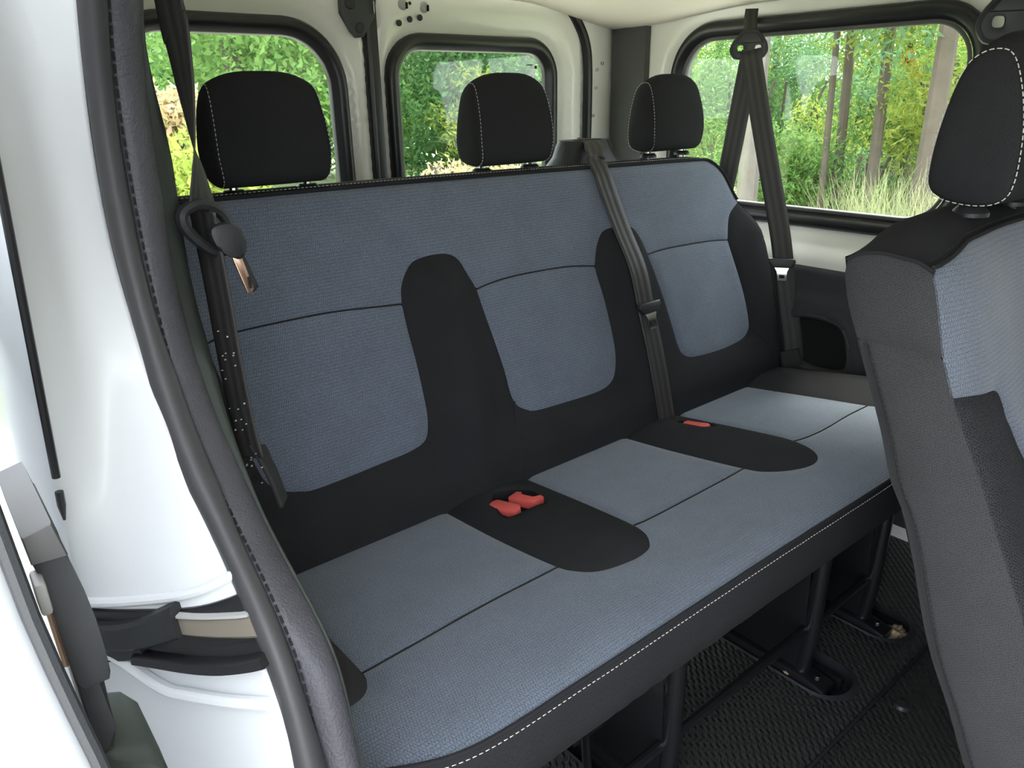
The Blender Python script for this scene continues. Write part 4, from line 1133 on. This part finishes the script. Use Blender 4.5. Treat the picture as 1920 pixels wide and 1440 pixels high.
tree('bare_trunk_tree', 'pale smooth trunk at the right edge of the right rear window', 7.10, 8.30, blobs((7.1, 8.3, 4.3), 1.2, 8), 1500, .10, 'leaf_mid', .11, 5.0, 'bark_pale', G1)
shrub('yellow_shrub', 'yellow green shrub low in the left rear window', 1.75, 6.2, .35, .75, 4200, .07, 'leaf_yellow', 'shrubs behind the van')
shrub('yellow_shrub', 'bright yellow green shrub beside the headrest in the right rear window', 5.25, 6.9, .75, .60, 2600, .08, 'leaf_yellow', 'shrubs behind the van', .35)
shrub('pink_plume_shrub', 'pinkish plumed shrub in front of the yellow one, left rear window', 1.95, 6.9, .95, .40, 900, .10, 'leaf_pink', 'shrubs behind the van', .4)
shrub('pink_plume_shrub', 'pinkish plumed shrub low in the right rear window', 4.55, 6.3, .25, .55, 2000, .07, 'leaf_pink', 'shrubs behind the van', .3)
for k, lab in ((2, 'far green hedge bush at the left of the left rear window'), (3, 'far hedge bush behind the headrest in the left rear window'), (4, 'far green hedge bush between the two rear windows'), (5, 'far hedge bush behind the middle headrest, right rear window')):
    x = -1.0 + 2.6 * k; y = 15.5 + .7 * math.sin(k * 2.0)
    shrub('hedge_bush', lab, x, y, .9, 2.2, 5000, .17, 'leaf_mid' if k % 2 else 'leaf_dark', 'far hedge behind the van', .6, 16)
# beside, seen through the side window
def sidepos(az, x): return (x, x / az)
tr = tree('bare_trunk_tree', 'pale rough trunk showing beside the far belt in the side window', 5.75, 3.80, blobs((5.7, 3.8, 4.2), 1.2, 8), 1500, .09, 'leaf_mid', .085, 5.0, 'bark_pale', G2)
spec = [(1.83, 6.9, .030, 'slim brown trunk left of centre in the side window', 'leaf_yellow'), (1.90, 7.2, .045, 'brown forked trunk at the centre of the side window', 'leaf_feather'),
        (2.08, 7.0, .048, 'straight brown trunk right of centre in the side window', 'leaf_mid'), (2.40, 6.3, .075, 'vine covered brown trunk at the right of the side window', 'leaf_feather'), (2.25, 11.5, .05, 'thin far trunk between the thicker ones in the side window', 'leaf_yellow')]
for az, x, r, lab, lm in spec:
    px, py = sidepos(az, x)
    tree('forest_tree', lab, px, py, blobs((px, py, 2.3), 1.1, 12, 1.0, .7), 2600, .10, lm, r, 5.0, 'bark_brown', G2, (0, .01), .28)
for k, (az, x, z, r, n, lm) in enumerate([(1.42, 8.5, .9, 1.1, 5000, 'leaf_mid'), (1.62, 9.5, .9, 1.1, 5000, 'leaf_feather'), (1.78, 8.4, .35, .75, 3200, 'leaf_yellow'), (2.0, 7.4, .30, .65, 2600, 'leaf_mid'), (2.25, 8.2, .75, .75, 3200, 'leaf_feather'), (2.62, 7.6, .9, .8, 3600, 'leaf_yellow'), (2.9, 8.2, 1.1, 1.0, 3600, 'leaf_mid'), (1.95, 11.5, .5, 1.1, 3200, 'leaf_yellow'), (2.4, 12.0, .7, 1.2, 3600, 'leaf_yellow'), (1.36, 7.0, .15, .7, 3200, 'leaf_mid'), (1.66, 7.2, .05, .7, 3200, 'leaf_mid')]):
    px, py = sidepos(az, x)
    shrub('undergrowth_shrub', ['green shrub at the left end of the side window', 'feathery shrub left of the thin trunks, side window', 'yellow green shrub at the foot of the thin trunks', 'low green shrub in front of the thin trunks', 'feathery shrub between the right hand trunks', 'yellow green shrub at the right end of the side window', 'green shrub hidden partly by the forward headrest', 'far yellow undergrowth behind the thin trunks', 'far yellow undergrowth behind the right trunks', 'low green shrub below the headrest end of the side window', 'low green shrub right of the pale trunk, side window'][k], px, py, z, r, n, .075 if lm != 'leaf_feather' else .085, lm, 'undergrowth beside the van', .28, 12)
for k, lab in ((1, 'far yellow green bush left of the far belt, side window'), (2, 'far green bush just right of the far belt, side window'), (3, 'far yellow green bush behind the middle trunks, side window'), (4, 'far green bush near the forward headrest, side window')):
    a = .95 + .30 * k; R_ = 18; x = R_ * math.sin(math.atan(a * (1 + .05 * k))); y = R_ * math.cos(math.atan(a * (1 + .05 * k)))
    shrub('hedge_bush', lab, x, y, .5, 2.0, 5200, .15, 'leaf_yellow' if k % 2 else 'leaf_mid', 'far wood edge beside the van', .5, 14)
# taller wood edge closing the view, with a thin place where the sky shows
for k, (az, R_, z, r, n, lm) in enumerate([(1.38, 12, 1.9, 1.6, 7000, 'leaf_yellow'), (1.58, 13, 1.7, 1.3, 4500, 'leaf_mid'), (2.02, 13, 1.4, 1.2, 3000, 'leaf_mid'), (2.35, 12, 1.9, 1.5, 5500, 'leaf_yellow'), (2.75, 11, 1.8, 1.5, 5500, 'leaf_mid')]):
    th = math.atan(az); px, py = R_ * math.sin(th), R_ * math.cos(th)
    tree('wood_edge_tree', ['tall yellowish tree behind the rear end of the side window', 'tall green tree behind the pale trunk, side window', 'thin leaved tall tree behind the middle trunks, side window', 'tall yellowish tree behind the right hand trunks, side window', 'tall green tree behind the forward headrest, side window'][k], px, py, blobs((px, py, z), r, 16, 1.0, .9), n, .085, lm, .06, 4.0, 'bark_brown', 'wood edge trees', aspect=.35)
# orange leaf cluster and grass
px, py = sidepos(2.22, 7.2)
sprig = thing('orange_sprig', 'small sprig of orange leaves between the trunks, side window', 'sprig', (px, py, 1.15))
MB().tube(spline([(px + .9, py - .1, .95), (px + .4, py, 1.12), (px, py, 1.22), (px - .1, py + .02, 1.30)], 4), .006, 6).build('twig', 'bark_brown', sprig)
leaves('foliage', [(px, py, 1.24, .07, .07, .09), (px + .05, py - .05, 1.12, .05, .05, .08)], 110, .05, 'leaf_orange', sprig, .4)
def grass(x, y, label, n=420, h=1.0, r=.45):
    t = MB(); V = []; F = []
    for k in range(n):
        a = random.uniform(0, 6.28); q = r * random.random() ** .5; bx, by = x + q * math.cos(a), y + q * math.sin(a)
        hh = h * random.uniform(.5, 1.1); l = random.uniform(.1, .5) * hh; b = random.uniform(0, 6.28); w = .008
        for s in range(4):
            f = s / 3; px_ = bx + l * f * f * math.cos(b); py_ = by + l * f * f * math.sin(b); pz = GZ + hh * (f - .25 * f * f * l / hh)
            ww = w * (1 - f * .9); V += [(px_ - ww * math.sin(b), py_ + ww * math.cos(b), pz), (px_ + ww * math.sin(b), py_ - ww * math.cos(b), pz)]
        k0 = len(V) - 8
        F += [(k0 + 2 * s, k0 + 2 * s + 1, k0 + 2 * s + 3, k0 + 2 * s + 2) for s in range(3)]
    o = mesh('grass_tuft', V, F, 'grass_pale', None, False); tag(o, label, 'grass', 'grass tufts beside the van', 'stuff'); return o
for k, (az, x, lab) in enumerate([(2.35, 5.6, 'tall pale grass tuft at the foot of the right trunk'), (2.62, 5.2, 'straw coloured grass tuft in the lower right of the side window'), (2.15, 6.6, 'thin grass tuft left of the straw coloured one')]):
    px, py = sidepos(az, x); grass(px, py, lab, 420, 1.05 if k < 2 else .9)
